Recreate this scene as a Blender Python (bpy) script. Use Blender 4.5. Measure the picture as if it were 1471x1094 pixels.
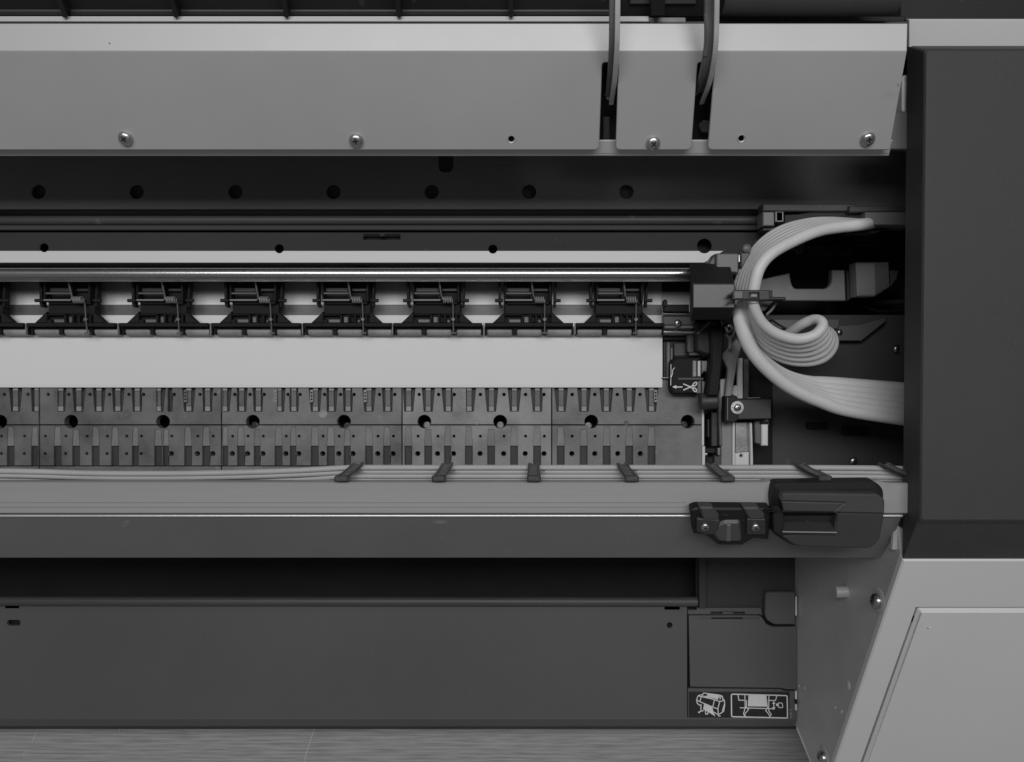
import bpy, bmesh, math, random
from mathutils import Vector, Matrix
from mathutils.geometry import tessellate_polygon

for o in list(bpy.data.objects):
    bpy.data.objects.remove(o, do_unlink=True)
scene = bpy.context.scene
COL = scene.collection
R = math.radians
random.seed(7)

# ------------------------------------------------------------------ camera
# The camera hangs straight above the opened printer and looks down.
F = 1100.0          # focal length in photograph pixels (1471 px wide)
CX, CY = 735.5, 547.0
ZC = 0.72           # height above the floor, metres
cam = bpy.data.cameras.new('camera')
cam.sensor_width = 36.0
cam.lens = 36.0 * F / 1471.0
cam.clip_start = 0.01
cam.clip_end = 50
cam_o = bpy.data.objects.new('camera', cam)
cam_o.location = (0, 0, ZC)
COL.objects.link(cam_o)
scene.camera = cam_o

# ------------------------------------------------------------------ light
world = bpy.data.worlds.new('World')
scene.world = world
world.use_nodes = True
bg = world.node_tree.nodes['Background']
bg.inputs[0].default_value = (1, 1, 1, 1)
bg.inputs[1].default_value = 0.13


def ceiling_lamp(name, loc, target, sx, sy, power):
    l = bpy.data.lights.new(name, 'AREA')
    l.shape = 'RECTANGLE'
    l.size, l.size_y = sx, sy
    l.energy = power
    l.color = (1, 1, 1)
    o = bpy.data.objects.new(name, l)
    o.location = loc
    o.rotation_euler = (Vector(target) - Vector(loc)).to_track_quat('-Z', 'Y').to_euler()
    COL.objects.link(o)
    return o


ceiling_lamp('ceiling_lamp', (0.03, 0.58, 1.95), (0.02, 0, 0.2), 1.90, 0.46, 20.6)

vs = scene.view_settings
vs.view_transform = 'Standard'
vs.look = 'None'
vs.gamma = 1
vs.exposure = 0
vs.use_curve_mapping = False
scene.render.engine = 'CYCLES'


# ------------------------------------------------------------------ materials
def grey(v):
    return (v, v, v, 1)


MATS = {}


def mat(name, v, rough=0.5, metal=0.0, var=0.10, vscale=6.0, bump=0.0, bscale=900.0,
        stretch=(1, 1, 1), spec=0.5, specks=0.0, speck_scale=160.0, trans=0.0, sss=0.0, rvar=0.12):
    m = bpy.data.materials.new(name)
    m.use_nodes = True
    nt = m.node_tree
    N, L = nt.nodes, nt.links
    b = N['Principled BSDF']
    tc = N.new('ShaderNodeTexCoord')
    mp = N.new('ShaderNodeMapping')
    mp.inputs['Scale'].default_value = stretch
    L.new(tc.outputs['Object'], mp.inputs[0])
    n1 = N.new('ShaderNodeTexNoise')
    n1.inputs['Scale'].default_value = vscale
    n1.inputs['Detail'].default_value = 8
    n1.inputs['Roughness'].default_value = 0.62
    L.new(mp.outputs[0], n1.inputs['Vector'])
    ramp = N.new('ShaderNodeMapRange')
    ramp.inputs[1].default_value = 0.3
    ramp.inputs[2].default_value = 0.7
    ramp.inputs[3].default_value = v * (1 - var)
    ramp.inputs[4].default_value = v * (1 + var)
    L.new(n1.outputs['Fac'], ramp.inputs[0])
    colour = ramp.outputs[0]
    if specks > 0:
        n2 = N.new('ShaderNodeTexNoise')
        n2.inputs['Scale'].default_value = speck_scale
        n2.inputs['Detail'].default_value = 3
        L.new(tc.outputs['Object'], n2.inputs['Vector'])
        r2 = N.new('ShaderNodeMapRange')
        r2.inputs[1].default_value = 0.69
        r2.inputs[2].default_value = 0.76
        L.new(n2.outputs['Fac'], r2.inputs[0])
        mx = N.new('ShaderNodeMath')
        mx.operation = 'MULTIPLY_ADD'
        L.new(r2.outputs[0], mx.inputs[0])
        mx.inputs[1].default_value = specks
        L.new(colour, mx.inputs[2])
        colour = mx.outputs[0]
    L.new(colour, b.inputs['Base Color'])
    rr = N.new('ShaderNodeMapRange')
    rr.inputs[1].default_value = 0.3
    rr.inputs[2].default_value = 0.7
    rr.inputs[3].default_value = max(0.03, rough * (1 - rvar))
    rr.inputs[4].default_value = min(1.0, rough * (1 + rvar))
    L.new(n1.outputs['Fac'], rr.inputs[0])
    L.new(rr.outputs[0], b.inputs['Roughness'])
    b.inputs['Metallic'].default_value = metal
    b.inputs['Specular IOR Level'].default_value = spec
    if trans:
        b.inputs['Transmission Weight'].default_value = trans
    if sss:
        b.inputs['Subsurface Weight'].default_value = sss
        b.inputs['Subsurface Radius'].default_value = (0.004, 0.004, 0.004)
    if bump > 0:
        n3 = N.new('ShaderNodeTexNoise')
        n3.inputs['Scale'].default_value = bscale
        n3.inputs['Detail'].default_value = 4
        L.new(mp.outputs[0], n3.inputs['Vector'])
        bp = N.new('ShaderNodeBump')
        bp.inputs['Strength'].default_value = bump
        bp.inputs['Distance'].default_value = 0.0006
        L.new(n3.outputs['Fac'], bp.inputs['Height'])
        L.new(bp.outputs[0], b.inputs['Normal'])
    MATS[name] = m
    return m


SILVER = mat('satin_silver_paint', 0.505, 0.55, 0.5, var=0.03, vscale=5, bump=0.02, bscale=1200, rvar=0.1, specks=-0.05, speck_scale=60)
SILVER_TOP = SILVER
SHELL = mat('pale_grey_shell_plastic', 0.70, 0.5, var=0.03, vscale=4, bump=0.10, bscale=1100, specks=0.04, speck_scale=45)
LID = mat('charcoal_grained_plastic', 0.044, 0.55, var=0.12, vscale=20, bump=0.55, bscale=1500, specks=0.03, speck_scale=900)
BLACK = mat('black_moulded_plastic', 0.014, 0.58, spec=0.35, var=0.3, vscale=14, bump=0.15, bscale=900, specks=0.02, speck_scale=170)
BLACKER = mat('matt_black_paint', 0.012, 0.7, var=0.3, vscale=9, spec=0.25, specks=0.008, speck_scale=130)
DARK = mat('dark_grey_plastic', 0.042, 0.5, var=0.16, vscale=10, bump=0.2, bscale=1200, specks=0.025, speck_scale=210)
DARKMETAL = mat('dark_grey_painted_metal', 0.075, 0.45, var=0.14, vscale=7, bump=0.1, bscale=800, specks=0.05, speck_scale=75)
PANEL = mat('charcoal_front_panel_paint', 0.097, 0.5, var=0.08, vscale=4, bump=0.2, bscale=1300, specks=0.02, speck_scale=260)
WALLMETAL = mat('grey_side_plate_metal', 0.27, 0.4, 0.0, var=0.16, vscale=9, bump=0.08, bscale=600, specks=0.05, speck_scale=90)
BACKPLATE = mat('dark_back_plate_paint', 0.115, 0.75, spec=0.15, var=0.15, vscale=5, specks=0.02, speck_scale=90)
PLATEN = mat('worn_grey_platen_plastic', 0.14, 0.45, rvar=0.35, var=0.36, vscale=40, bump=0.2, bscale=700, specks=0.07, speck_scale=120)
PLATENB = mat('worn_lit_platen_plastic', 0.25, 0.45, rvar=0.35, var=0.36, vscale=30, bump=0.2, bscale=700, specks=0.07, speck_scale=140)  # worn platen, brighter copy: the light on this segment is in its colour
POCKET = mat('dark_platen_pocket', 0.042, 0.6, var=0.3, vscale=40, bump=0.2, bscale=700)  # darker tone of the sunken pocket and groove floors
PLATENC = mat('scuffed_half_lit_platen_plastic', 0.185, 0.45, rvar=0.35, var=0.36, vscale=28, bump=0.2, bscale=700, specks=0.07, speck_scale=130)  # scuffed platen, half-bright copy: light falloff is in its colour
LAND = mat('polished_groove_land', 0.21, 0.45, var=0.25, vscale=40)
ARM = mat('grey_steel_arm', 0.10, 0.45, var=0.12, vscale=30)
ARMEDGE = mat('pale_steel_edge', 0.5, 0.35, 0.2, var=0.12, vscale=30)  # paler steel tone of the arm edges and the stud
TRIM = mat('grey_trim_plastic', 0.52, 0.5, var=0.05, vscale=6)
RIB = mat('pale_platen_rib', 0.30, 0.5, var=0.2, vscale=60)
BEAM = mat('brushed_aluminium_beam', 0.315, 0.42, 0.0, var=0.06, vscale=12, stretch=(0.15, 4, 4), bump=0.12, bscale=260, specks=0.04, speck_scale=80)
BEAMFRONT = mat('grey_enamel_beam_front', 0.178, 0.38, var=0.12, vscale=7, bump=0.06, bscale=500, specks=0.10, speck_scale=85)
EDGE = mat('edge_highlight', 0.75, 0.3, 0.6, var=0.05, vscale=20)  # highlight along the beam's lip, painted as a bright colour
CHROME = mat('polished_steel', 0.50, 0.27, 1.0, var=0.08, vscale=30, stretch=(0.1, 3, 3))
STEEL = mat('dull_zinc_steel', 0.5, 0.32, 1.0, var=0.15, vscale=60, bump=0.1, bscale=500)
PALEMETAL = mat('pale_metal_strip', 0.66, 0.5, 0.0, var=0.05, vscale=10, stretch=(0.2, 3, 3))
TUBEB = mat('grey_silicone_tube', 0.42, 0.5, var=0.12, vscale=14, sss=0.1)  # darker tube tone, used along the beam
TUBE = mat('milky_silicone_tube', 0.66, 0.42, var=0.10, vscale=16, sss=0.45, bump=0.03, bscale=300)
ROLLER = mat('grey_rubber_roller', 0.30, 0.6, var=0.25, vscale=80, bump=0.3, bscale=700)
WHITE = mat('white_print', 0.72, 0.6, var=0.08, vscale=60)
STICKER = mat('black_sticker', 0.02, 0.5, var=0.2, vscale=40, specks=0.02, speck_scale=300)
HANDLE = mat('dark_handle_plastic', 0.058, 0.5, var=0.12, vscale=20, bump=0.25, bscale=1200, specks=0.02, speck_scale=300)
CLIP = mat('worn_black_clip_plastic', 0.055, 0.45, var=0.3, vscale=60, bump=0.4, bscale=600, specks=0.04, speck_scale=300)
PAPER = mat('white_paper', 0.80, 0.75, var=0.012, vscale=8, bump=0.04, bscale=1600, spec=0.2)
RAILPAINT = mat('black_rail_paint', 0.042, 0.75, spec=0.15, var=0.15, vscale=7, specks=0.02, speck_scale=90)
BAY = mat('bay_floor_metal', 0.075, 0.6, spec=0.25, var=0.14, vscale=7, specks=0.05, speck_scale=75)
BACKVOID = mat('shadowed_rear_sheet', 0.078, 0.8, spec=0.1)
STEELD = mat('dull_screw_steel', 0.34, 0.5, 0.8, var=0.15, vscale=60)
SIDEPLATE = mat('grey_side_plate_enamel', 0.50, 0.4, 0.0, var=0.14, vscale=9, bump=0.08, bscale=600, specks=0.05, speck_scale=90)
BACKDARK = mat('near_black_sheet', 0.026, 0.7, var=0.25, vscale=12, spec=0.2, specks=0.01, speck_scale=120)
MIDPLATE = mat('mid_grey_metal_plate', 0.13, 0.42, var=0.14, vscale=18, bump=0.1, bscale=600, specks=0.05, speck_scale=140)


def wood():
    m = bpy.data.materials.new('grey_oak_floor')
    m.use_nodes = True
    N, L = m.node_tree.nodes, m.node_tree.links
    b = N['Principled BSDF']
    tc = N.new('ShaderNodeTexCoord')
    mp = N.new('ShaderNodeMapping')
    mp.inputs['Scale'].default_value = (1.2, 14, 1)
    mp.inputs['Rotation'].default_value = (0, 0, R(1.2))
    L.new(tc.outputs['Object'], mp.inputs[0])
    w = N.new('ShaderNodeTexWave')
    w.wave_type = 'BANDS'
    w.bands_direction = 'Y'
    w.inputs['Scale'].default_value = 5.5
    w.inputs['Distortion'].default_value = 7
    w.inputs['Detail'].default_value = 4
    w.inputs['Detail Scale'].default_value = 0.9
    L.new(mp.outputs[0], w.inputs['Vector'])
    mp2 = N.new('ShaderNodeMapping')
    mp2.inputs['Scale'].default_value = (30, 620, 1)
    mp2.inputs['Rotation'].default_value = (0, 0, R(0.8))
    L.new(tc.outputs['Object'], mp2.inputs[0])
    n = N.new('ShaderNodeTexNoise')
    n.inputs['Scale'].default_value = 1.0
    n.inputs['Detail'].default_value = 5
    L.new(mp2.outputs[0], n.inputs['Vector'])
    a = N.new('ShaderNodeMapRange')
    a.inputs[3].default_value = 0.32
    a.inputs[4].default_value = 0.375
    L.new(w.outputs['Fac'], a.inputs[0])
    c = N.new('ShaderNodeMapRange')
    c.inputs[1].default_value = 0.33
    c.inputs[2].default_value = 0.58
    c.inputs[3].default_value = 0.76
    c.inputs[4].default_value = 1.10
    L.new(n.outputs['Fac'], c.inputs[0])
    mu = N.new('ShaderNodeMath')
    mu.operation = 'MULTIPLY'
    L.new(a.outputs[0], mu.inputs[0])
    L.new(c.outputs[0], mu.inputs[1])
    L.new(mu.outputs[0], b.inputs['Base Color'])
    b.inputs['Roughness'].default_value = 0.5
    bp = N.new('ShaderNodeBump')
    bp.inputs['Strength'].default_value = 0.25
    bp.inputs['Distance'].default_value = 0.0008
    L.new(n.outputs['Fac'], bp.inputs['Height'])
    L.new(bp.outputs[0], b.inputs['Normal'])
    return m


WOOD = wood()


# ------------------------------------------------------------------ helpers
def W(px, py, d):
    """photo pixel at distance d below the camera -> point in metres"""
    return Vector(((px - CX) * d / F, (CY - py) * d / F, ZC - d))


class Plane:
    """plane through the X axis direction: flat (one depth) or sloping between two rows"""

    def __init__(self, a, b=None):
        if b is None:
            self.y1, self.z1, self.al = 0.0, ZC - a, 0.0
        else:
            (p1, d1), (p2, d2) = a, b
            y1, z1 = (CY - p1) * d1 / F, ZC - d1
            y2, z2 = (CY - p2) * d2 / F, ZC - d2
            self.y1, self.z1, self.al = y1, z1, math.atan2(z2 - z1, y2 - y1)
            if abs(self.al) > math.pi / 2:
                self.al = math.atan2(z1 - z2, y1 - y2)
        self.k = math.tan(self.al)

    def uv(self, px, py):
        dy = CY - py
        d = (ZC - self.z1 + self.k * self.y1) / (1 + self.k * dy / F)
        x, y = (px - CX) * d / F, dy * d / F
        return x, (y - self.y1) / math.cos(self.al)

    def xyz(self, u, v, h=0.0):
        s, c = math.sin(self.al), math.cos(self.al)
        return Vector((u, self.y1 + v * c - h * s, self.z1 + v * s + h * c))


def pl(d):
    return d if isinstance(d, Plane) else Plane(d)


def obj(name, bm, m, parent=None, smooth=False, origin=None):
    me = bpy.data.meshes.new(name)
    bmesh.ops.recalc_face_normals(bm, faces=bm.faces)
    if origin is not None:
        bmesh.ops.translate(bm, verts=bm.verts, vec=-Vector(origin))
    bm.to_mesh(me)
    bm.free()
    if smooth:
        for p in me.polygons:
            p.use_smooth = True
        me.set_sharp_from_angle(angle=R(42))
    me.materials.append(m)
    o = bpy.data.objects.new(name, me)
    COL.objects.link(o)
    if parent is not None:
        o.parent = parent
    if origin is not None:
        o.location = origin
        if parent is not None:
            o.location = Vector(origin) - ABS.get(parent.name, Vector())
        ABS[o.name] = Vector(origin)
    elif parent is not None and parent.name in ABS:
        o.location = -ABS[parent.name]
    return o


ABS = {}


def tag(o, label=None, cat=None, group=None, kind=None):
    if label:
        o['label'] = label
    if cat:
        o['category'] = cat
    if group:
        o['group'] = group
    if kind:
        o['kind'] = kind
    return o


def area2(l):
    return sum(l[i][0] * l[(i + 1) % len(l)][1] - l[(i + 1) % len(l)][0] * l[i][1] for i in range(len(l)))


def inset(l, b):
    n = len(l)
    out = []
    for i in range(n):
        p0, p1, p2 = Vector(l[i - 1]), Vector(l[i]), Vector(l[(i + 1) % n])
        e1, e2 = (p1 - p0), (p2 - p1)
        if e1.length < 1e-9 or e2.length < 1e-9:
            out.append(tuple(p1))
            continue
        e1.normalize()
        e2.normalize()
        n1, n2 = Vector((-e1.y, e1.x)), Vector((-e2.y, e2.x))
        m = n1 + n2
        if m.length < 1e-6:
            out.append(tuple(p1 + n1 * b))
            continue
        m.normalize()
        out.append(tuple(p1 + m * (b / max(0.45, m.dot(n1)))))
    return out


def plate_bm(bm, plane, loops, thick, bev):
    """loops in plane u,v; first is the outline, the others are holes"""
    fixed = []
    for i, l in enumerate(loops):
        a = area2(l)
        if (i == 0 and a < 0) or (i > 0 and a > 0):
            l = list(reversed(l))
        fixed.append(l)
    inn = [inset(l, bev) if bev > 0 else l for l in fixed]
    front, idx = [], []
    for l in inn:
        front.append([bm.verts.new(plane.xyz(p[0], p[1], 0)) for p in l])
    flat = [v for l in front for v in l]
    tris = tessellate_polygon([[Vector((p[0], p[1], 0)) for p in l] for l in inn])
    for t in tris:
        try:
            bm.faces.new([flat[i] for i in t])
        except ValueError:
            pass
    for l, fv in zip(fixed, front):
        n = len(l)
        rings = [fv]
        if bev > 0:
            rings.append([bm.verts.new(plane.xyz(p[0], p[1], -bev)) for p in l])
        rings.append([bm.verts.new(plane.xyz(p[0], p[1], -thick)) for p in l])
        for a, b in zip(rings[:-1], rings[1:]):
            for i in range(n):
                j = (i + 1) % n
                bm.faces.new((a[i], a[j], b[j], b[i]))


def pts(plane, l):
    return [plane.uv(x, y) for x, y in l]


def circ(x, y, r, n=16, ry=None):
    ry = ry or r
    return [(x + r * math.cos(2 * math.pi * i / n), y + ry * math.sin(2 * math.pi * i / n)) for i in range(n)]


def rect(x0, y0, x1, y1):
    return [(x0, y0), (x1, y0), (x1, y1), (x0, y1)]


def fillet(l, r, n=4):
    """round corners of a pixel polygon; r is a number or one per corner"""
    out = []
    k = len(l)
    for i in range(k):
        ri = r[i] if isinstance(r, (list, tuple)) else r
        p0, p1, p2 = Vector(l[i - 1]), Vector(l[i]), Vector(l[(i + 1) % k])
        a, b = p0 - p1, p2 - p1
        ri = min(ri, a.length * 0.45, b.length * 0.45)
        if ri < 0.05:
            out.append(tuple(p1))
            continue
        s, e = p1 + a.normalized() * ri, p1 + b.normalized() * ri
        for q in range(n + 1):
            t = q / n
            out.append(tuple(s * (1 - t) ** 2 + p1 * 2 * t * (1 - t) + e * t * t))
    return out


def plate(name, loop, d, thick, m, parent, holes=(), bev=0.0005, label=None, origin=None):
    P = pl(d)
    bm = bmesh.new()
    plate_bm(bm, P, [pts(P, loop)] + [pts(P, h) for h in holes], thick, bev)
    o = obj(name, bm, m, parent, origin=origin)
    if label:
        o['label'] = label
    return o


def pbox(name, x0, y0, x1, y1, d, thick, m, parent, bev=0.0006, r=0, holes=(), label=None):
    l = rect(x0, y0, x1, y1)
    if r:
        l = fillet(l, r)
    return plate(name, l, d, thick, m, parent, holes, bev, label)


def solid_box(bm, lo, hi, bev=0.0, rot=None):
    r = bmesh.ops.create_cube(bm, size=1)
    c = (Vector(lo) + Vector(hi)) / 2
    s = Vector(hi) - Vector(lo)
    M = Matrix.Translation(c) @ (rot or Matrix()) @ Matrix.Diagonal((s.x, s.y, s.z, 1))
    bmesh.ops.transform(bm, matrix=M, verts=r['verts'])
    if bev > 0:
        es = list({e for v in r['verts'] for e in v.link_edges})
        bmesh.ops.bevel(bm, geom=es, offset=bev, segments=2, affect='EDGES', profile=0.5)


def cyl(bm, a, b, r, n=16, r2=None, cap=True):
    a, b = Vector(a), Vector(b)
    ax = (b - a).normalized()
    t = Vector((0, 0, 1)) if abs(ax.z) < 0.9 else Vector((1, 0, 0))
    u = ax.cross(t).normalized()
    w = ax.cross(u)
    r2 = r if r2 is None else r2
    ra = [bm.verts.new(a + (u * math.cos(2 * math.pi * i / n) + w * math.sin(2 * math.pi * i / n)) * r) for i in range(n)]
    rb = [bm.verts.new(b + (u * math.cos(2 * math.pi * i / n) + w * math.sin(2 * math.pi * i / n)) * r2) for i in range(n)]
    for i in range(n):
        j = (i + 1) % n
        bm.faces.new((ra[i], ra[j], rb[j], rb[i]))
    if cap:
        bm.faces.new(ra)
        bm.faces.new(rb)


def spline(ctrl, n=8):
    """Catmull-Rom through control vectors"""
    P = [Vector(c) for c in ctrl]
    P = [P[0] * 2 - P[1]] + P + [P[-1] * 2 - P[-2]]
    out = []
    for i in range(1, len(P) - 2):
        p0, p1, p2, p3 = P[i - 1], P[i], P[i + 1], P[i + 2]
        for q in range(n):
            t = q / n
            out.append(0.5 * ((2 * p1) + (p2 - p0) * t + (2 * p0 - 5 * p1 + 4 * p2 - p3) * t * t + (3 * p1 - p0 - 3 * p2 + p3) * t ** 3))
    out.append(P[-2])
    return out


def sweep(bm, path, r, n=10, sect=None, up=None):
    """round (or given section) sweep along a path, radius may be a list"""
    m = len(path)
    rings = []
    u = None
    for i in range(m):
        t = (path[min(i + 1, m - 1)] - path[max(i - 1, 0)]).normalized()
        if up is not None:
            u = t.cross(up).normalized()
        elif u is None:
            a = Vector((0, 0, 1)) if abs(t.z) < 0.9 else Vector((1, 0, 0))
            u = t.cross(a).normalized()
        else:
            u = (u - t * u.dot(t)).normalized()
        w = t.cross(u)
        ri = r[i] if isinstance(r, list) else r
        if sect:
            rings.append([bm.verts.new(path[i] + u * (p[0] * ri) + w * (p[1] * ri)) for p in sect])
        else:
            rings.append([bm.verts.new(path[i] + (u * math.cos(2 * math.pi * k / n) + w * math.sin(2 * math.pi * k / n)) * ri) for k in range(n)])
    k = len(rings[0])
    for a, b in zip(rings[:-1], rings[1:]):
        for i in range(k):
            j = (i + 1) % k
            bm.faces.new((a[i], a[j], b[j], b[i]))
    bm.faces.new(rings[0])
    bm.faces.new(rings[-1])


def lathe(bm, base, axis, prof, n=18):
    """profile of (radius, height) along an axis"""
    ax = Vector(axis).normalized()
    t = Vector((0, 1, 0)) if abs(ax.y) < 0.9 else Vector((1, 0, 0))
    u = ax.cross(t).normalized()
    w = ax.cross(u)
    rings = []
    for r, h in prof:
        c = Vector(base) + ax * h
        if r < 1e-6:
            rings.append([bm.verts.new(c)])
        else:
            rings.append([bm.verts.new(c + (u * math.cos(2 * math.pi * i / n) + w * math.sin(2 * math.pi * i / n)) * r) for i in range(n)])
    for a, b in zip(rings[:-1], rings[1:]):
        for i in range(n):
            j = (i + 1) % n
            va = [a[i], a[j]] if len(a) > 1 else [a[0]]
            vb = [b[j], b[i]] if len(b) > 1 else [b[0]]
            if len(va) + len(vb) > 2:
                bm.faces.new(va + vb)


def screw(name, base, axis, r, parent, washer=0.0, turn=0.3, m=None):
    """pan head screw with a cross recess"""
    bm = bmesh.new()
    if washer:
        lathe(bm, base, axis, [(0, 0), (washer, 0), (washer, 0.0008), (washer * 0.95, 0.0011), (0, 0.0011)], 24)
        base = Vector(base) + Vector(axis).normalized() * 0.0011
    lathe(bm, base, axis, [(0, 0), (r, 0), (r * 1.0, r * 0.28), (r * 0.9, r * 0.52), (r * 0.68, r * 0.70), (r * 0.4, r * 0.78), (0, r * 0.80)], 20)
    o = obj(name, bm, m or STEEL, parent, smooth=True)
    b2 = bmesh.new()
    ax = Vector(axis).normalized()
    q = ax.to_track_quat('Z', 'Y').to_matrix().to_4x4()
    top = Vector(base) + ax * (r * 0.78)
    for k in range(2):
        rr = q @ Matrix.Rotation(turn + k * math.pi / 2, 4, 'Z')
        r0 = bmesh.ops.create_cube(b2, size=1)
        M = Matrix.Translation(top) @ rr @ Matrix.Diagonal((r * 0.84, r * 0.19, r * (0.12 if k else 0.14), 1))
        bmesh.ops.transform(b2, matrix=M, verts=r0['verts'])
    return o, b2


def screw_full(base, axis, r, parent, washer=0.0, turn=0.3, level2=True):
    o, b2 = screw('screw', base, axis, r, parent, washer, turn)
    if level2:
        obj('cross_recess', b2, BLACK, o)
    else:
        b2.free()
    return o


LEFT = -420          # px: everything runs on past the left edge of the picture

# ------------------------------------------------------------------ floor
bm = bmesh.new()
q = [bm.verts.new(p) for p in ((-4, -4, 0), (4, -4, 0), (4, 4, 0), (-4, 4, 0))]
bm.faces.new(q)
floor = obj('floor', bm, WOOD)
tag(floor, 'grey wood-grain floor showing below the charcoal front panel', 'floor', kind='structure')

# ------------------------------------------------------------------ the printer
printer = bpy.data.objects.new('wide_format_printer', None)
COL.objects.link(printer)
tag(printer, 'opened wide format printer with silver cover, pinch rollers, grey platen and milky ink tubes', 'printer')
P = printer

# chassis under everything, standing on the floor
bm = bmesh.new()
xl, xr = W(LEFT, 0, .62).x, 0.60
solid_box(bm, (xl, -0.276, 0.0), (0.236, 0.30, ZC - 0.690))
obj('chassis', bm, BLACKER, P)
bm = bmesh.new()
solid_box(bm, (0.246, -0.272, 0.0), (xr, 0.30, ZC - 0.645))
obj('end_housing', bm, BLACKER, P)

# ---- silver top cover
TOP = Plane(.420)
SL = Plane((73, .420), (217, .4475))
SLD = Plane((73, .4235), (217, .451))
cover = plate('top_cover', [(LEFT, 33), (1304, 33), (1303, 73.6), (LEFT, 73.6)], TOP, .0018, SILVER, P, bev=.0004,
              label='pale silver cover plate above the print opening')
front = []
front += [(LEFT, 73.2), (1303, 73.2), (1278, 215)]
t2 = fillet([(1035, 215), (1017, 215), (1027, 92), (1024, 89.5), (1004, 89.5), (1002, 92), (993, 215), (970, 215)], [0, 7, 0, 0, 2, 2, 7, 0])
t1 = fillet([(910, 215), (884.5, 215), (888.5, 92), (886, 89.5), (868, 89.5), (865, 92), (860.5, 215), (840, 215)], [0, 7, 0, 2, 2, 2, 7, 0])
front += t2 + t1 + [(LEFT, 215)]
hol = [circ(734.5, 199.5, 4.4, 14), circ(1065, 198.5, 4.4, 14)]
cf = plate('cover_front', front, SL, .0016, SILVER, P, holes=hol, bev=.0004, label='sloping silver cover front with two slots')
for sx, sy, tr in ((181, 198, .5), (512, 201, .2), (938, 205, .9), (1246, 199, .35)):
    u, v = SL.uv(sx, sy)
    screw_full(SL.xyz(u, v, 0), (0, -math.sin(SL.al), math.cos(SL.al)), .0041, P, turn=tr)
# holes: dark sleeve behind
for hx, hy in ((734.5, 199.5), (1065, 198.5)):
    u, v = SLD.uv(hx, hy)
    bm = bmesh.new()
    nrm = Vector((0, -math.sin(SL.al), math.cos(SL.al)))
    b0 = SLD.xyz(u, v, 0.0014)
    lathe(bm, b0, -nrm, [(.0022, 0), (.0022, .006), (0, .006)], 14)
    obj('screw_hole', bm, BLACKER, P)
    bm = bmesh.new()
    lathe(bm, SL.xyz(u, v, -.0002) if False else SL.xyz(*SL.uv(hx, hy), 0.0), nrm, [(.0018, .0001), (.0023, .0004), (.0025, .0001)], 18)
    obj('hole_rim', bm, SILVER, P, smooth=True)
# flange behind the tabs
FL = Plane((199, .4485), (222, .4532))
plate('cover_flange', [(LEFT, 201), (1283, 201), (1278, 221.5), (LEFT, 221.5)], FL, .0015, SILVER, P, bev=.0006)
bm = bmesh.new()
for a, b in ((LEFT, 1276),):
    p0, p1 = W(a, 221, .4545), W(b, 221, .4545)
    cyl(bm, p0, p1, .0011, 8)
obj('flange_roll', bm, SILVER, P, smooth=True)
# dark space behind the slots
plate('slot_backing', [(845, 80), (1045, 80), (1045, 201), (845, 201)], Plane((73, .447), (201, .470)), .002, BLACK, P)
pbox('slot_bracket', 867, 168, 876, 200, Plane((73, .441), (201, .464)), .003, DARKMETAL, P)
plate('slot_bracket', fillet([(1004, 180), (1012, 172), (1024, 176), (1024, 190), (1008, 190)], 3), Plane((73, .441), (201, .464)), .003, DARKMETAL, P)
# rear trim behind the cover
pbox('rear_trim', LEFT, 22.8, 932, 30.4, .4225, .003, TRIM, P, bev=.0002)
pbox('rear_trim', 900.5, 24, 985.5, 32.4, .4265, .003, WALLMETAL, P, r=2)
pbox('trim_groove', LEFT, 29.5, 1304, 36, .4285, .003, DARK, P)
# small tab and bracket between cover and end cap
plate('side_tab', fillet(rect(1296, 107, 1330, 161), 6), .4745, .01, SHELL, P)
plate('side_bracket', [(1270, 160), (1312, 160), (1312, 214), (1270, 214)], .470, .004, DARKMETAL, P)

# ---- lid standing open at the back
LP = Plane((29, .429), (-260, .362))
lid = plate('open_lid', [(LEFT, -210), (1295, -210), (1295, 24), (LEFT, 24)], LP, .004, BLACK, P, label='black ribbed underside of the opened lid')
LP2 = Plane((29, .4275), (-260, .3605))
plate('lid_rail', [(LEFT, 14.5), (890, 14.5), (890, 22.5), (LEFT, 22.5)], LP2, .0015, DARK, lid)
for rx in (-60, 92, 252, 411, 573, 734):
    s = (CX - rx) * -0.045
    plate('lid_rib', fillet([(rx - 3.2 + s, -60), (rx + 3.2 + s, -60), (rx + 3.6, 21), (rx + 2.6, 25.5), (rx - 2.6, 25.5), (rx - 3.6, 21)], 1.5),
          Plane((29, .4215), (-260, .3540)), .006, BLACK, lid)
plate('lid_hinge', [(934, -4), (956, -4), (955, 23), (936, 23)], Plane((29, .4205), (-260, .353)), .006, BLACK, lid)
plate('lid_panel', [(905, -60), (1000, -60), (1000, 6), (905, 6)], LP2, .002, DARKMETAL, lid)
bm = bmesh.new()
sweep(bm, spline([W(1036, -4, .42), W(1120, -4, .42), W(1250, -4, .42), W(1290, -6, .42)]), [.0095] * 24 + [.005], 20)
obj('lid_roller', bm, DARK, lid, smooth=True)
pbox('lid_stop', 1044, 21, 1127, 31, .444, .004, BLACK, lid)
pbox('lid_stop', 1127, 22, 1300, 31, .446, .004, BLACK, lid)

# lid arms
SECT = [(-1, -.35), (-.8, -.5), (.8, -.5), (1, -.35), (1, .35), (.8, .5), (-.8, .5), (-1, .35)]


def arm(paths):
    first = None
    for ctrl, w, m, nm, up in paths:
        bm = bmesh.new()
        pp = spline([W(*c) for c in ctrl], 8)
        sweep(bm, pp, w, 10, SECT, up=up)
        o = obj(nm, bm, m, first or P)
        first = first or o


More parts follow.
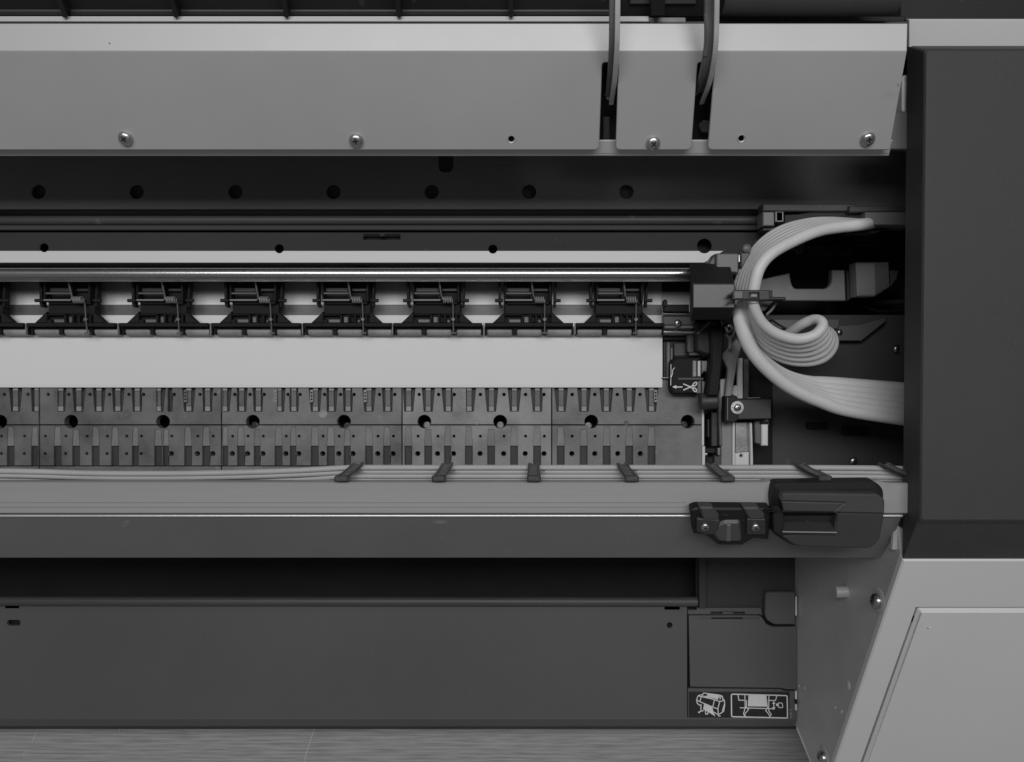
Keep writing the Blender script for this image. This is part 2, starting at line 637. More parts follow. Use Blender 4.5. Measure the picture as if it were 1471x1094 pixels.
arm([([(882, -60, .392), (881.5, 40, .404), (880, 90, .418), (876, 132, .440), (874, 138, .444)], .0024, ARM, 'lid_arm', Vector((0, 0, 1))),
     ([(887.5, -60, .389), (887, 30, .400), (886, 70, .408), (883, 112, .425), (878, 149, .447)], .00135, ARMEDGE, 'arm_edge', Vector((0, 0, 1)))])
arm([([(1019, -60, .392), (1020, 10, .402), (1020, 60, .408), (1014, 100, .420), (1004, 130, .442)], .0031, ARM, 'lid_arm', Vector((0, 0, 1))),
     ([(1030, -60, .388), (1029.5, 20, .398), (1027.5, 70, .406), (1020, 115, .424), (1008, 148, .447)], .0013, ARMEDGE, 'arm_edge', Vector((0, 0, 1))),
     ([(1014, 18, .401), (1017, 50, .405), (1013, 80, .411)], .0010, ARM, 'arm_edge', Vector((0, 0, 1)))])

# ---- back plate
holes = [circ(x, 275, 10.2, 24) for x in (-226, -86, 55, 196, 338, 479, 620, 760, 900)]
holes.append(fillet([(630, 215), (651, 215), (651, 247), (630, 247)], [0, 0, 9.5, 9.5]))
plate('back_plate', [(LEFT, 150), (1430, 150), (1430, 300), (LEFT, 300)], Plane((150, 0.5230), (310, 0.5230)), .0015, BACKPLATE, P, holes=holes, bev=.0003,
      label='dark back plate with a row of round holes')
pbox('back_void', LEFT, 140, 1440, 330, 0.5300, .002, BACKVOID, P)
pbox('rating_label', 662, 226, 741.5, 237, 0.5226, .0003, BACKPLATE, P, bev=0, r=2)
plate('back_step', [(LEFT, 296), (1090, 296), (1090, 309.5), (LEFT, 309.5)], Plane((296, 0.5235), (310, 0.5290)), .002, BLACK, P)
bm = bmesh.new()
cyl(bm, W(LEFT, 316, 0.5290), W(1092, 316, 0.5290), .0031, 16)
obj('back_ledge', bm, DARKMETAL, P, smooth=True)
# dark rail plate and its black groove
pbox('rail_groove', LEFT, 308, 1100, 346, 0.5355, .002, BLACKER, P)
RH = [circ(63, 355.5, 6.4, 20), circ(401, 357, 6.4, 20), circ(708, 357.5, 6.4, 20), circ(1012, 353, 10.5, 24),
      [(522, 336), (545, 336), (546, 339), (552, 339), (553, 336), (575, 336), (575, 344), (522, 344)]]
RPL = Plane((333, 0.5290), (378, 0.5275))
plate('rail_plate', [(LEFT, 333.5), (1092, 333.5), (1092, 377), (LEFT, 377)], RPL, .0016, RAILPAINT, P, holes=RH, bev=.0003)
plate('rail_back', [(LEFT, 340), (1092, 340), (1092, 384), (LEFT, 384)], 0.5405, .002, BLACKER, P)
# pale strip below it, cut round the lowest holes
stripl = [(LEFT, 360)]


def arc_notch(cx, cy, r, y, n=8):
    if abs(y - cy) >= r:
        return []
    dx = math.sqrt(r * r - (y - cy) ** 2)
    a0 = math.atan2(y - cy, -dx)
    a1 = math.atan2(y - cy, dx)
    return [(cx + r * math.cos(a0 + (a1 - a0) * i / n), cy + r * math.sin(a0 + (a1 - a0) * i / n)) for i in range(n + 1)]


for h in ((63, 355.5, 6.4), (401, 357, 6.4), (708, 357.5, 6.4), (1012, 353, 10.5)):
    stripl += arc_notch(*h, 360)
stripl += [(1040, 360), (1012, 377), (LEFT, 377)]
plate('rail_strip', stripl, 0.5258, .0015, PALEMETAL, P, bev=.0003)
plate('rail_lip', [(LEFT, 376), (1014, 376), (1011, 381.5), (LEFT, 381.5)], Plane((376, 0.5270), (382, 0.5330)), .001, MIDPLATE, P, bev=.0002)
pbox('rail_notch', 509, 376.6, 526, 379.2, 0.5262, .0006, BLACK, P)
# carriage rod
bm = bmesh.new()
cyl(bm, W(LEFT, 393.5, 0.5240), W(1010, 393.4, 0.5240), .0042, 32, cap=True)
rod = obj('carriage_rod', bm, CHROME, P, smooth=True)
rod['label'] = 'polished steel rod running under the rail'
pbox('rod_trough', LEFT, 378, 1010, 404, 0.5335, .002, BLACKER, P)
bm = bmesh.new()
cyl(bm, W(LEFT, 403.4, 0.5235), W(992, 403.4, 0.5235), .0005, 8)
obj('rod_trim', bm, STEEL, P, smooth=True)

# ---- paper path behind the pinch rollers
DP = .550
pbox('feed_bed', LEFT, 402, 992, 482, .5535, .002, PALEMETAL, P)
pbox('rail_shade_strip', LEFT, 404, 951, 418.5, .5495, .0015, WALLMETAL, P)  # grey strips laid over the paper stand in for the rail's shadow bands
pbox('rail_shade_strip', 951.5, 404, 990, 418.5, .5500, .0015, BLACK, P)  # upper shadow band carried on past the paper as a black strip
pbox('rail_shade_strip', LEFT, 437.2, 951, 453.5, .5495, .0015, MIDPLATE, P)  # second shadow band, likewise a grey strip

# ---- platen
SEG = [LEFT, 56.5, 318, 577.5, 792.5, 1009]
PK = [-85, -50, -20, 22, 52, 87, 113, 142, 169, 197, 228, 241, 271, 298, 323, 347, 371, 401.5, 422, 453, 476, 500, 530, 557, 587, 615, 644, 674, 706, 739, 772, 806, 839, 871, 904, 936]
LK = [-90, -55, -25, 15, 50, 82.5, 109, 137, 165, 195, 227, 239, 270, 296, 322, 346, 370, 400, 422, 452, 475, 499.5, 530, 556, 586.5, 615, 643.5, 673.5, 705.5, 738.5, 771.5, 805.5, 838.5, 871.5, 904, 936]
H1 = [-68, -35, 6, 40, 69, 98.5, 129, 157, 185, 206, 250, 287, 309, 337, 359, 379.5, 413.5, 431, 466, 489, 508.5, 545, 567, 602, 630, 652.5, 690, 724, 755, 781.5, 822, 854.5, 887, 919.5]
H2 = [-72, -38, 2, 35, 65, 94.5, 125, 154, 182, 203, 246.5, 284, 306, 334, 356, 378, 411, 429.5, 464, 487, 507.5, 543, 565, 600.5, 629, 652, 690, 724, 755, 782, 822, 855, 888, 920.5]
BIG = [-130, 0, 102, 234, 363, 494, 609.5, 718.5, 849.5, 988]
BY, BR = 605.5, 9.8
YT, YS1, YS2, YB = 545, 609.4, 610.9, 668.5
pb = pbox('platen_base', LEFT, 545, 1009, 700, .5595, .003, BLACKER, P, holes=[circ(x, BY, 9.5, 20) for x in BIG])
tri_x = (80, 222, 266, 395.5, 447.5, 524.5, 667, 942)


def seg_of(x):
    for a, b in zip(SEG[:-1], SEG[1:]):
        if a < x < b:
            return a, b
    return SEG[0], SEG[1]


def lims(c, holes, hw, rr, seg):
    l, r = c - hw, c + hw
    for h in holes:
        if h < c and h + rr > l:
            l = min(h + rr, c - 2.5)
        if h > c and h - rr < r:
            r = max(h - rr, c + 2.5)
    return max(l, seg[0] + 1.3), min(r, seg[1] - 1.3)


prev_r = -1e9
upper, lower = {}, {}
for c in PK:
    s = seg_of(c)
    lt, rt = lims(c, H1, 10.8, 2.9, s)
    for tx in tri_x:
        if c - 12 < tx < c:
            lt = max(lt - 0, tx + 2.6) if tx + 2.6 < c - 3 else lt
    lb, rb = max(lt, c - 6.3), min(rt, c + 6.3)
    lt = max(lt, prev_r + 2)
    lb = max(lb, prev_r + 2)
    prev_r = rt
    upper.setdefault(s, []).append((c, lt, rt, lb, rb))
prev_r = -1e9
for c in LK:
    s = seg_of(c)
    big = [h for h in H2]
    l, r = lims(c, big, 5.4, 4.2, s)
    l = max(l, prev_r + 1.5)
    prev_r = r
    lower.setdefault(s, []).append((c, l, r))

for si, (a, b) in enumerate(zip(SEG[:-1], SEG[1:])):
    s = (a, b)
    x0, x1 = a + .7, b - .7
    m = (PLATEN, PLATEN, PLATENC, PLATENB, PLATENC)[si]  # light falloff painted by segment: brightest right of the middle, dimmest at left
    # upper half
    l = [(x0, YT)]
    for c, lt, rt, lb, rb in upper.get(s, []):
        l += [(lt, YT), (lb, 591), (rb, 591), (rt, YT)]
    l += [(x1, YT)]
    bl = []
    for x in BIG:
        if a < x < b:
            dx = math.sqrt(BR ** 2 - (YS1 - BY) ** 2)
            a0 = math.atan2(YS1 - BY, dx)
            bl = [(x + BR * math.cos(t), BY + BR * math.sin(t)) for t in [a0 - (math.pi + 2 * a0) * q / 14 for q in range(15)]] + bl
    # bottom edge runs right to left
    bl_sorted = []
    for x in sorted([x for x in BIG if a < x < b], reverse=True):
        a0 = math.atan2(YS1 - BY, math.sqrt(BR ** 2 - (YS1 - BY) ** 2))
        bl_sorted += [(x + BR * math.cos(a0 - (math.pi + 2 * a0) * q / 14), BY + BR * math.sin(a0 - (math.pi + 2 * a0) * q / 14)) for q in range(15)]
    l += [(x1, YS1)] + bl_sorted + [(x0, YS1)]
    hs = [circ(h, 566.5, 2.35, 12) for h in H1 if a + 3 < h < b - 3]
    up = plate('platen_segment', l, DP, .006, m, P, holes=hs, bev=.0003)
    # pockets of the upper half
    for c, lt, rt, lb, rb in upper.get(s, []):
        plate('pocket_floor', [(lt, YT), (rt, YT), (rb, 591), (lb, 591)], DP + .0034, .001, POCKET, up, bev=0)
        w = min(3.6, c - lt - .6, rt - c - .6)
        if w > 1.0:
            pbox('rib', c - w, YT, c + w, 583, DP + .0018, .0017, PLATEN, up, bev=.0002)
            pbox('rib_pad', c - w, 583.4, c + w, 590.4, DP + .0006, .0029, RIB, up, bev=.0002)
            pbox('rib_pad', c - w, 556, c + w, 561, DP + .0008, .0012, RIB, up, bev=.0002)
    # lower half
    l = [(x0, YS2)]
    for x in sorted([x for x in BIG if a < x < b]):
        a0 = math.atan2(YS2 - BY, -math.sqrt(BR ** 2 - (YS2 - BY) ** 2))
        a1 = math.atan2(YS2 - BY, math.sqrt(BR ** 2 - (YS2 - BY) ** 2))
        l += [(x + BR * math.cos(a0 + (a1 - a0) * q / 10), BY + BR * math.sin(a0 + (a1 - a0) * q / 10)) for q in range(11)]
    l += [(x1, YS2), (x1, YB)]
    hs = []
    for c, cl, cr in reversed(lower.get(s, [])):
        near = [x for x in BIG if abs(x - c) < BR + 5]
        top = 616.5 if near else 613
        lo_l, lo_r = c - (c - cl) * .72, c + (cr - c) * .72
        l += [(cr, YB), (cr, 640), (lo_r, top), (lo_l, top), (cl, 640), (cl, YB)]
    l += [(x0, YB)]
    for h in H2:
        if a + 5 < h < b - 5:
            hs.append(circ(h, 626.4, 2.0, 12))
            hs.append(circ(h - .5, 651.5, 3.6 if h > 240 else 2.2, 14))
    lo = plate('platen_segment', l, DP, .006, m, P, holes=hs, bev=.0003)
    for c, cl, cr in lower.get(s, []):
        near = [x for x in BIG if abs(x - c) < BR + 5]
        top = 616.5 if near else 613
        plate('groove_land', [(c - (c - cl) * .72, top), (c + (cr - c) * .72, top), (cr, 640), (cl, 640)], DP + .0007, .001, LAND, lo, bev=0)
        pbox('groove_floor', cl, 640, cr, YB, DP + .0026, .001, POCKET, lo, bev=0)
    # lip in front
    l2 = [(x0, 669.6), (x1, 669.6), (x1, 699), (x0, 699)]
    plate('platen_lip', l2, DP + .0022, .004, m, P, bev=.0003)

# triple hole strips at pocket edges
for x in tri_x:
    pbox('hole_strip', x - 2.2, 559.5, x + 2.2, 577.5, DP - .0004, .0005, RIB if x > 380 else PLATEN, P, bev=.0001, r=1.6,
         holes=[circ(x, y, 1.35, 10) for y in (564, 568.6, 573.4)])
# screws deep in the large holes
for x, sx, sy in ((609.5, 613.5, 611.5), (718.5, 718.8, 611.5), (849.5, 845, 612.5), (988, 982, 611), (494, 499, 613), (363, 366, 612)):
    bm = bmesh.new()
    c = W(sx, sy - 1, .563)
    lathe(bm, c, (0, 0, 1), [(0, -.004), (.0028, -.004), (.0028, 0), (.0023, .0004), (.0018, .0004), (.0017, -.0006), (.0008, -.0006), (.0006, .0003), (0, .0003)], 20)
    obj('platen_screw', bm, STEELD if 550 < x < 900 else DARKMETAL, P, smooth=True)
bm = bmesh.new()
solid_box(bm, (W(LEFT, 0, .57).x, W(0, 640, .57).y, ZC - .585), (W(1005, 0, .57).x, W(0, 580, .57).y, ZC - .575))
obj('platen_well', bm, BLACKER, P)
for x, y, r, m in ((182.5, 594.5, 6.0, PLATEN), (464.5, 594.5, 6.2, RIB), (685, 606, 3.8, RIB), (899.5, 607.2, 3.6, PLATEN)):
    bm = bmesh.new()
    rr = r * DP / F
    lathe(bm, W(x, y, DP), (0, 0, 1), [(rr, .0), (rr * .95, .0005), (rr * .78, .0005), (rr * .7, -.0003 + .0004), (rr * .5, .0001), (rr * .45, .0004), (rr * .2, .0004), (0, .0001)], 22)
    obj('platen_boss', bm, m, P, smooth=True)

# ---- pinch roller units
UX = [-80, 52.5, 185, 318, 450, 579.6, 711, 842]
DB = .5235       # bar depth


def pinch_unit():
    """built round the left pin of the last unit (x0 = 842), frame is the part, the rest its sub-parts"""
    x0 = 711.0
    org = W(x0, 440, .535)
    bm = bmesh.new()

    def bx(xa, ya, xb, yb, d, th, bev=.0004):
        th *= .55
        Pn = Plane(d)
        plate_bm(bm, Pn, [pts(Pn, rect(x0 + xa, ya, x0 + xb, yb))], th, bev)

    def poly(l, d, th, bev=.0004):
        th *= .55
        Pn = Plane(d)
        plate_bm(bm, Pn, [pts(Pn, [(x0 + a, b) for a, b in l])], th, bev)
    bx(-14.5, 463.5, 112.5, 468.5, 0.5349, .012)          # bar, back rail
    bx(-14.5, 469.5, 112.5, 473.0, .5405, .010)          # bar, front rail
    for xa in (-14.5, 25.5, 68.5, 110):
        bx(xa, 466, xa + (5.5 if 0 < xa < 100 else 2.5), 480.5, .5402, .012)
    bx(13, 403, 82, 463, .5395, .006)                   # dark back web
    bx(14, 431, 81, 451, 0.5374, .012)                    # body
    bx(14, 403, 16.5, 433, 0.5315, .020)                   # side cheeks
    bx(78, 403, 81, 433, 0.5315, .020)
    bx(50.5, 404, 54, 433, 0.5327, .016)
    bx(16, 404, 79, 409, 0.5389, .004)
    poly([(4.5, 402), (8.5, 402), (9, 436), (11, 441), (7, 441), (5, 436)], 0.5340, .010)
    poly([(86, 402), (89, 402), (87.5, 441), (84, 441), (84.5, 430)], 0.5340, .010)
    poly([(14.2, 447), (-3, 463.4), (14.2, 463.4)], 0.5352, .010)
    poly([(80.8, 447), (80.8, 463.4), (99, 463.4)], 0.5352, .010)
    bx(14, 451, 41, 453, 0.5358, .008)
    bx(14, 459, 20, 464, 0.5358, .008)
    for xa in (38, 49, 58, 66, 74):
        bx(xa, 451, xa + 3, 464, 0.5358, .010)
    bx(54, 451, 81, 453, 0.5358, .008)
    bx(17, 432, 78, 437, 0.5352, .008)
    fr = obj('pinch_roller_unit', bm, BLACKER, P, origin=org)

    def sub(name, bm, m, smooth=False):
        o = obj(name, bm, m, fr, smooth, origin=org)
        o.location = (0, 0, 0)
        return o
    # rollers
    for xa, xb in ((-11.5, 25), (31, 67.5), (74, 111.5)):
        bm = bmesh.new()
        a, b = W(x0 + xa, 475.6, .5442), W(x0 + xb, 475.6, .5442)
        L = b.x - a.x
        r = .0033
        lathe(bm, a, (1, 0, 0), [(0, 0), (r * .6, 0), (r * .9, .0006), (r, .0016), (r, L - .0016), (r * .9, L - .0006), (r * .6, L), (0, L)], 14)
        sub('roller', bm, ROLLER, True)
    # axle with pins
    bm = bmesh.new()
    cyl(bm, W(x0, 431.4, 0.5336), W(x0 + 12, 431.4, 0.5336), .0012, 12)
    cyl(bm, W(x0 + 84, 431.4, 0.5336), W(x0 + 94.5, 431.4, 0.5336), .0012, 12)
    sub('pivot_pin', bm, BLACK, True)
    bm = bmesh.new()
    cyl(bm, W(x0 + 15, 430.8, 0.5315), W(x0 + 54, 430.8, 0.5315), .0006, 10)
    sub('axle', bm, WALLMETAL, True)
    bm = bmesh.new()
    cyl(bm, W(x0 + 15, 421.2, 0.5327), W(x0 + 52, 421.2, 0.5327), .0007, 10)
    sub('cross_bar', bm, MIDPLATE, True)
    bm = bmesh.new()
    Pn = Plane(0.5364)
    plate_bm(bm, Pn, [pts(Pn, rect(x0 + 17, 413, x0 + 50, 419))], .003, .0003)
    plate_bm(bm, Pn, [pts(Pn, rect(x0 + 55, 414, x0 + 77, 418))], .003, .0003)
    sub('back_shelf', bm, DARK)
    # spring
    bm = bmesh.new()
    a = W(x0 + 57, 430.5, 0.5312)
    path = []
    for i in range(6 * 10 + 1):
        t = i / 10 * 2 * math.pi
        path.append(Vector((a.x + i / 60 * .0070, a.y + .0021 * math.sin(t), a.z + .0021 * math.cos(t))))
    sweep(bm, path, .00042, 6)
    sub('coil_spring', bm, WALLMETAL, True)
    bm = bmesh.new()
    cyl(bm, W(x0 + 55.5, 426, 0.5315), W(x0 + 52.5, 402, 0.5290), .0006, 8)
    sub('spring_leg', bm, MIDPLATE, True)
    # pale pin
    bm = bmesh.new()
    cyl(bm, W(x0 + 71.5, 434, 0.5330), W(x0 + 71.5, 479, 0.5361), .00045, 8)
    cyl(bm, W(x0 + 67.5, 478.2, 0.5364), W(x0 + 75.5, 478.2, 0.5364), .0006, 8)
    lathe(bm, W(x0 + 71.5, 458.5, 0.5343), (0, 0, 1), [(.0012, -.001), (.0012, .0006), (0, .0006)], 10)
    sub('tension_pin', bm, MIDPLATE, True)
    bm = bmesh.new()
    Pn = Plane(0.5389)
    plate_bm(bm, Pn, [pts(Pn, rect(x0 + 20, 458.5, x0 + 37, 463))], .002, .0002)
    plate_bm(bm, Pn, [pts(Pn, rect(x0 + 42, 455, x0 + 48.5, 463))], .002, .0002)
    plate_bm(bm, Pn, [pts(Pn, rect(x0 + 62, 459, x0 + 66, 463))], .002, .0002)
    sub('frame_window', bm, MIDPLATE)
    return fr, x0


unit0, ux0 = pinch_unit()
for x in UX:
    off = Vector(((x - ux0) * .535 / F, 0, 0))
    if abs(x - ux0) < .1:
        continue
    c = unit0.copy()
    COL.objects.link(c)
    c.location = unit0.location + off
    for ch in unit0.children:
        k = ch.copy()
        COL.objects.link(k)
        k.parent = c
for i, x in enumerate(UX[1:]):
    pbox('unit_gap_pin', x - 16.6, 464, x - 15.2, 480, .5365, .002, WALLMETAL, P, bev=.0002)

# ---- right of the paper: end of feed roller
pbox('roller_bracket', 954, 437, 990, 447.5, .533, .006, BLACK, P)
plate('roller_hook', fillet([(953, 432), (956, 428.5), (959, 432), (959, 440), (953, 440)], 2), .532, .005, BLACK, P)
bm = bmesh.new()
cyl(bm, W(953, 450.3, .538), W(1000, 450.3, .538), .0013, 12)
obj('feed_shaft', bm, CHROME, P, smooth=True)
pbox('roller_mount', 953, 453, 1000, 466.5, .540, .006, MIDPLATE, P)
screw_full(W(973.5, 464, .5395), (0, 0, 1), .0026, P)
pbox('roller_ledge', 953.5, 467, 1000, 471.5, .541, .004, WALLMETAL, P)
bm = bmesh.new()
cyl(bm, W(953, 476.8, .540), W(1000, 476.8, .540), .0018, 14)
obj('feed_shaft', bm, CHROME, P, smooth=True)
pbox('side_deck', 952.5, 481, 1008, 548, .5525, .004, DARK, P)
pbox('deck_step', 953, 481.5, 1000, 488.5, .5475, .003, BLACK, P)
pbox('deck_step', 968, 492, 999, 512, .547, .003, DARK, P)
pbox('guide_strip', 957.5, 491, 963, 546, .5485, .003, MIDPLATE, P)
pbox('guide_strip', 964, 500, 966.5, 546, .5475, .003, WALLMETAL, P)
pbox('deck_pin', 951, 541.5, 962, 543, .5455, .002, STEEL, P, bev=.0002)

# ---- cutter with scissors mark
cut = plate('cutter_block', fillet([(964, 518), (972, 513), (1006, 513), (1006, 566), (966, 566), (963.5, 556)], [4, 3, 1, 1, 4, 2]), .540, .010, BLACKER, P, bev=.0012,
            label='black cutter block with white arrow and scissors mark')
plate('cutter_top', [(970, 510.5), (1010, 509), (1010, 515.5), (968, 516)], .5435, .006, BLACKER, cut)
pbox('cutter_slit', 974, 542.5, 1011, 545.5, .5388, .0015, MIDPLATE, cut)


LAYER = [0]


def polyline(bm, segs, d, w, h=.00012):
    """flat printed strokes on a surface at depth d: one mitred ribbon per stroke"""
    for s in segs:
        p = [Vector(q) for q in s]
        p = [q for k, q in enumerate(p) if k == 0 or (q - p[k - 1]).length > 1e-4]
        closed = len(p) > 3 and (p[0] - p[-1]).length < .05
        if closed:
            p = p[:-1]
        n = len(p)
        LAYER[0] = (LAYER[0] + 1) % 40
        hh = h + LAYER[0] * 3e-6
        L, Rr = [], []
        for k in range(n):
            a = p[k - 1] if (k > 0 or closed) else None
            b = p[(k + 1) % n] if (k < n - 1 or closed) else None
            e1 = (p[k] - a).normalized() if a is not None else (b - p[k]).normalized()
            e2 = (b - p[k]).normalized() if b is not None else e1
            n1, n2 = Vector((-e1.y, e1.x)), Vector((-e2.y, e2.x))
            m = n1 + n2
            m = n1 if m.length < .3 else m.normalized()
            m = m * (w / 2 / max(.5, m.dot(n1)))
            q = p[k]
            if a is None:
                q = q - e1 * w * .3
            if b is None:
                q = q + e1 * w * .3
            L.append(bm.verts.new(W(q.x + m.x, q.y + m.y, d - hh)))
            Rr.append(bm.verts.new(W(q.x - m.x, q.y - m.y, d - hh)))
        for k in range(n if closed else n - 1):
            j = (k + 1) % n
            bm.faces.new((L[k], L[j], Rr[j], Rr[k]))


def patch(bm, l, d, h=.00010):
    v = [bm.verts.new(W(x, y, d - h)) for x, y in l]
    f = bm.faces.new(v)
    bmesh.ops.triangulate(bm, faces=[f])


bm = bmesh.new()
polyline(bm, [[(969, 555.6), (980, 555.6)]], .540, 1.6)
patch(bm, [(965.6, 555.4), (971.5, 552.9), (971.5, 558)], .540, .0002)
ring = lambda cx, cy, rx, ry, rot: [(cx + rx * math.cos(t) * math.cos(rot) - ry * math.sin(t) * math.sin(rot), cy + rx * math.cos(t) * math.sin(rot) + ry * math.sin(t) * math.cos(rot)) for t in [i * math.pi / 7 for i in range(15)]]
polyline(bm, [ring(998.2, 551.6, 3.5, 1.9, -.75), ring(998.2, 559.6, 3.5, 1.9, .75), [(982, 551.3), (991, 555), (996, 558)], [(982, 559.8), (991, 556), (996, 553)]], .540, 1.6, .00014)
obj('scissors_mark', bm, WHITE, cut)
bm = bmesh.new()
polyline(bm, [[(963.7, 523), (964, 535), (963.5, 553)], [(968.8, 528), (966, 532), (966, 537), (964.4, 541)]], .5385, .9, .0004)
obj('blade_edge', bm, STEEL, cut)
pbox('cutter_plate', 995, 517.5, 1000.8, 541, .5395, .004, WALLMETAL, cut)
pbox('cutter_plate', 1001.6, 517.5, 1007, 541, .5397, .004, SILVER, cut)
plate('cutter_plate', [(1008, 518), (1020.5, 518), (1019, 540), (1012, 532), (1008.5, 537)], .541, .004, WALLMETAL, cut)
plate('cutter_plate', [(1003, 547), (1007.5, 547), (1007.5, 565), (1001, 565)], .5392, .003, MIDPLATE, cut)
plate('cutter_plate', fillet([(1008.7, 546), (1014, 549), (1017, 556), (1016, 562), (1008.7, 566)], 2), .541, .004, WALLMETAL, cut)
# black upright arm
plate('cutter_arm', fillet([(1020, 470), (1042, 470), (1038, 520), (1033, 569), (1016, 569), (1022, 520)], 2), .529, .02, BLACKER, P, bev=.0012)
plate('cutter_knuckle', fillet([(1000, 462), (1030, 459), (1030, 506), (1016, 510), (1000, 504)], 4), .533, .016, BLACK, P, bev=.0015)
bm = bmesh.new()
polyline(bm, [[(1002, 479), (1020, 462)]], .5328, 1.8, .0006)
obj('knuckle_edge', bm, MIDPLATE, P)
plate('cutter_link', [(990, 506), (1022, 504), (1022, 512), (1010, 512), (1010, 510), (990, 511)], .5385, .006, DARK, P)
plate('cutter_bracket', fillet([(987, 476), (1001, 480), (1001, 506), (987, 506)], 3), .541, .006, DARK, P)
bm = bmesh.new()
a, b = W(1005.5, 577, .537), W(1029, 576, .537)
lathe(bm, a, (b - a), [(0, 0), (.0050, 0), (.0055, .0006), (.0055, (b - a).length - .0006), (.0048, (b - a).length), (0, (b - a).length)], 20)
obj('cutter_wheel', bm, DARK, P, smooth=True)

# ---- channel right of the platen
pbox('channel_floor', 1006, 480, 1110, 700, .5720, .003, BLACKER, P)
pbox('channel_strip', 1008.3, 588, 1011.6, 640, .5490, .012, PALEMETAL, P, bev=.0003)
pbox('channel_strip', 1008.8, 641, 1013, 669, .5490, .012, PALEMETAL, P, bev=.0003)
pbox('channel_block', 1022, 592, 1031, 641, .556, .010, DARK, P)
pbox('channel_block', 1017, 602, 1019, 628, .558, .010, DARKMETAL, P)
pbox('channel_block', 1013, 643, 1030, 651, .553, .010, BLACK, P, r=1)
pbox('channel_block', 1026, 654, 1036, 668, .553, .010, DARKMETAL, P)
pbox('channel_block', 1014, 656, 1025, 672, .553, .010, BLACK, P)
bm = bmesh.new()
cyl(bm, W(1032.5, 643, .550), W(1032.5, 653, .550), .0016, 12)
obj('channel_roller', bm, STEEL, P, smooth=True)
screw_full(W(1014, 652.5, .5525), (0, 0, 1), .0014, P, level2=False)
plate('grey_rail', [(1036, 560), (1052, 560), (1052, 700), (1036, 700)], .5535, .006, WALLMETAL, P)
plate('grey_rail', [(1031, 560), (1036, 560), (1038, 640), (1034, 640)], .5525, .006, MIDPLATE, P)
plate('pale_strip', [(1034.5, 545), (1046, 543), (1044, 572), (1039, 592), (1036, 592)], .552, .004, PALEMETAL, P)
plate('pale_strip', [(1052, 554), (1060, 553), (1060, 570), (1050.5, 566)], .5545, .003, PALEMETAL, P)
plate('pale_strip', [(1059, 514), (1067, 514), (1067.5, 573), (1060, 573)], .553, .003, PALEMETAL, P)
plate('guide_channel', [(1068, 515), (1076, 515), (1076, 574), (1068, 574)], .556, .004, DARKMETAL, P)
plate('lever', fillet([(1058, 485), (1066, 496), (1060, 517), (1051, 570), (1042, 570), (1046, 530), (1036, 510)], 2), .545, .005, WALLMETAL, P, bev=.0008, label='slanted grey lever below the tube clip')
bm = bmesh.new()
sweep(bm, spline([W(1036, 460, .538), W(1041, 477, .537), W(1048, 484, .536), (W(1054, 478, .537)), W(1057, 462, .538)]), .0010, 8)
sweep(bm, spline([W(1048, 484, .536), W(1049, 492, .537), W(1048, 500, .538)]), .0013, 8)
obj('wire_yoke', bm, WALLMETAL, P, smooth=True)
screw_full(W(1045.5, 471, .536), (0.1, -.1, 1), .0038, P)
# black bracket with washer screw
br = plate('sensor_bracket', fillet([(1042, 569), (1056, 567.5), (1060, 572.5), (1108, 572), (1108, 602), (1060, 603), (1054, 607), (1041, 606)], 2), .542, .010, BLACK, P, bev=.0007)
plate('bracket_flange', [(1057, 573.5), (1108, 573), (1108, 601), (1060, 602)], .5412, .002, DARK, br)
screw_full(W(1058.5, 585, .5418), (0, 0, 1), .0026, P, washer=.0048)
bm = bmesh.new()
polyline(bm, [[(1074, 571.4), (1092, 570.8)], [(1045.2, 571), (1045.2, 602)]], .5425 - .0012, .8, .0004)
obj('bracket_edge', bm, WALLMETAL, br)
# reflective bracket below it
plate('bright_bracket', [(1052.5, 606), (1056, 606), (1056, 700), (1052.5, 700)], .5515, .008, PALEMETAL, P)
plate('bright_bracket', [(1056, 606), (1076, 606), (1076, 648), (1056, 650)], .5560, .004, STEEL, P)
plate('bright_bracket', [(1056, 651), (1076, 649), (1076, 700), (1056, 700)], .5530, .004, PALEMETAL, P, holes=[circ(1065, 654.5, 2.4, 12)])
plate('bright_bracket', [(1077, 607), (1080.5, 607), (1082, 660), (1082, 700), (1078.5, 700), (1078.5, 640)], .5515, .006, PALEMETAL, P)
plate('tag_bracket', fillet([(1084, 604), (1104, 602), (1105, 611), (1094, 612), (1093, 638), (1085, 636)], 1), .5515, .005, MIDPLATE, P)
pbox('white_tag', 1094.3, 609.5, 1103.5, 640, .549, .003, WHITE, P)
pbox('tag_cap', 1093.5, 605.5, 1104, 609, .5485, .004, BLACK, P)

# ---- right interior: floor plates
plate('bay_floor', [(1066, 452), (1430, 452), (1430, 700), (1066, 700)], .578, .003, BAY, P, label='dark metal floor of the tube bay')
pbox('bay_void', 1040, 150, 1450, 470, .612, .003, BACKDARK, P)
for ctrl, rad in (([(1098, 462, .555), (1112, 468, .552), (1124, 477, .550), (1140, 480, .552), (1152, 474, .556)], .0011), ([(1108, 459, .560), (1122, 468, .556), (1136, 474, .555), (1150, 470, .558)], .0009),
                  ([(1236, 436, .590), (1252, 444, .586), (1268, 447, .586), (1300, 444, .590)], .0012)):
    bm = bmesh.new()
    sweep(bm, spline([W(*c) for c in ctrl], 8), rad, 10)
    obj('cable', bm, BLACK, P, smooth=True)
pbox('bay_bracket', 1230, 336, 1262, 352, .596, .006, DARK, P, r=2)
pbox('bay_bracket', 1160, 352, 1222, 366, .604, .006, DARK, P, r=2)
pbox('bay_rib', 1262, 430, 1330, 436, .588, .008, DARK, P)
plate('small_clip', fillet([(1086, 494), (1091, 493), (1097, 503), (1093, 505)], 1), .556, .003, PALEMETAL, P)
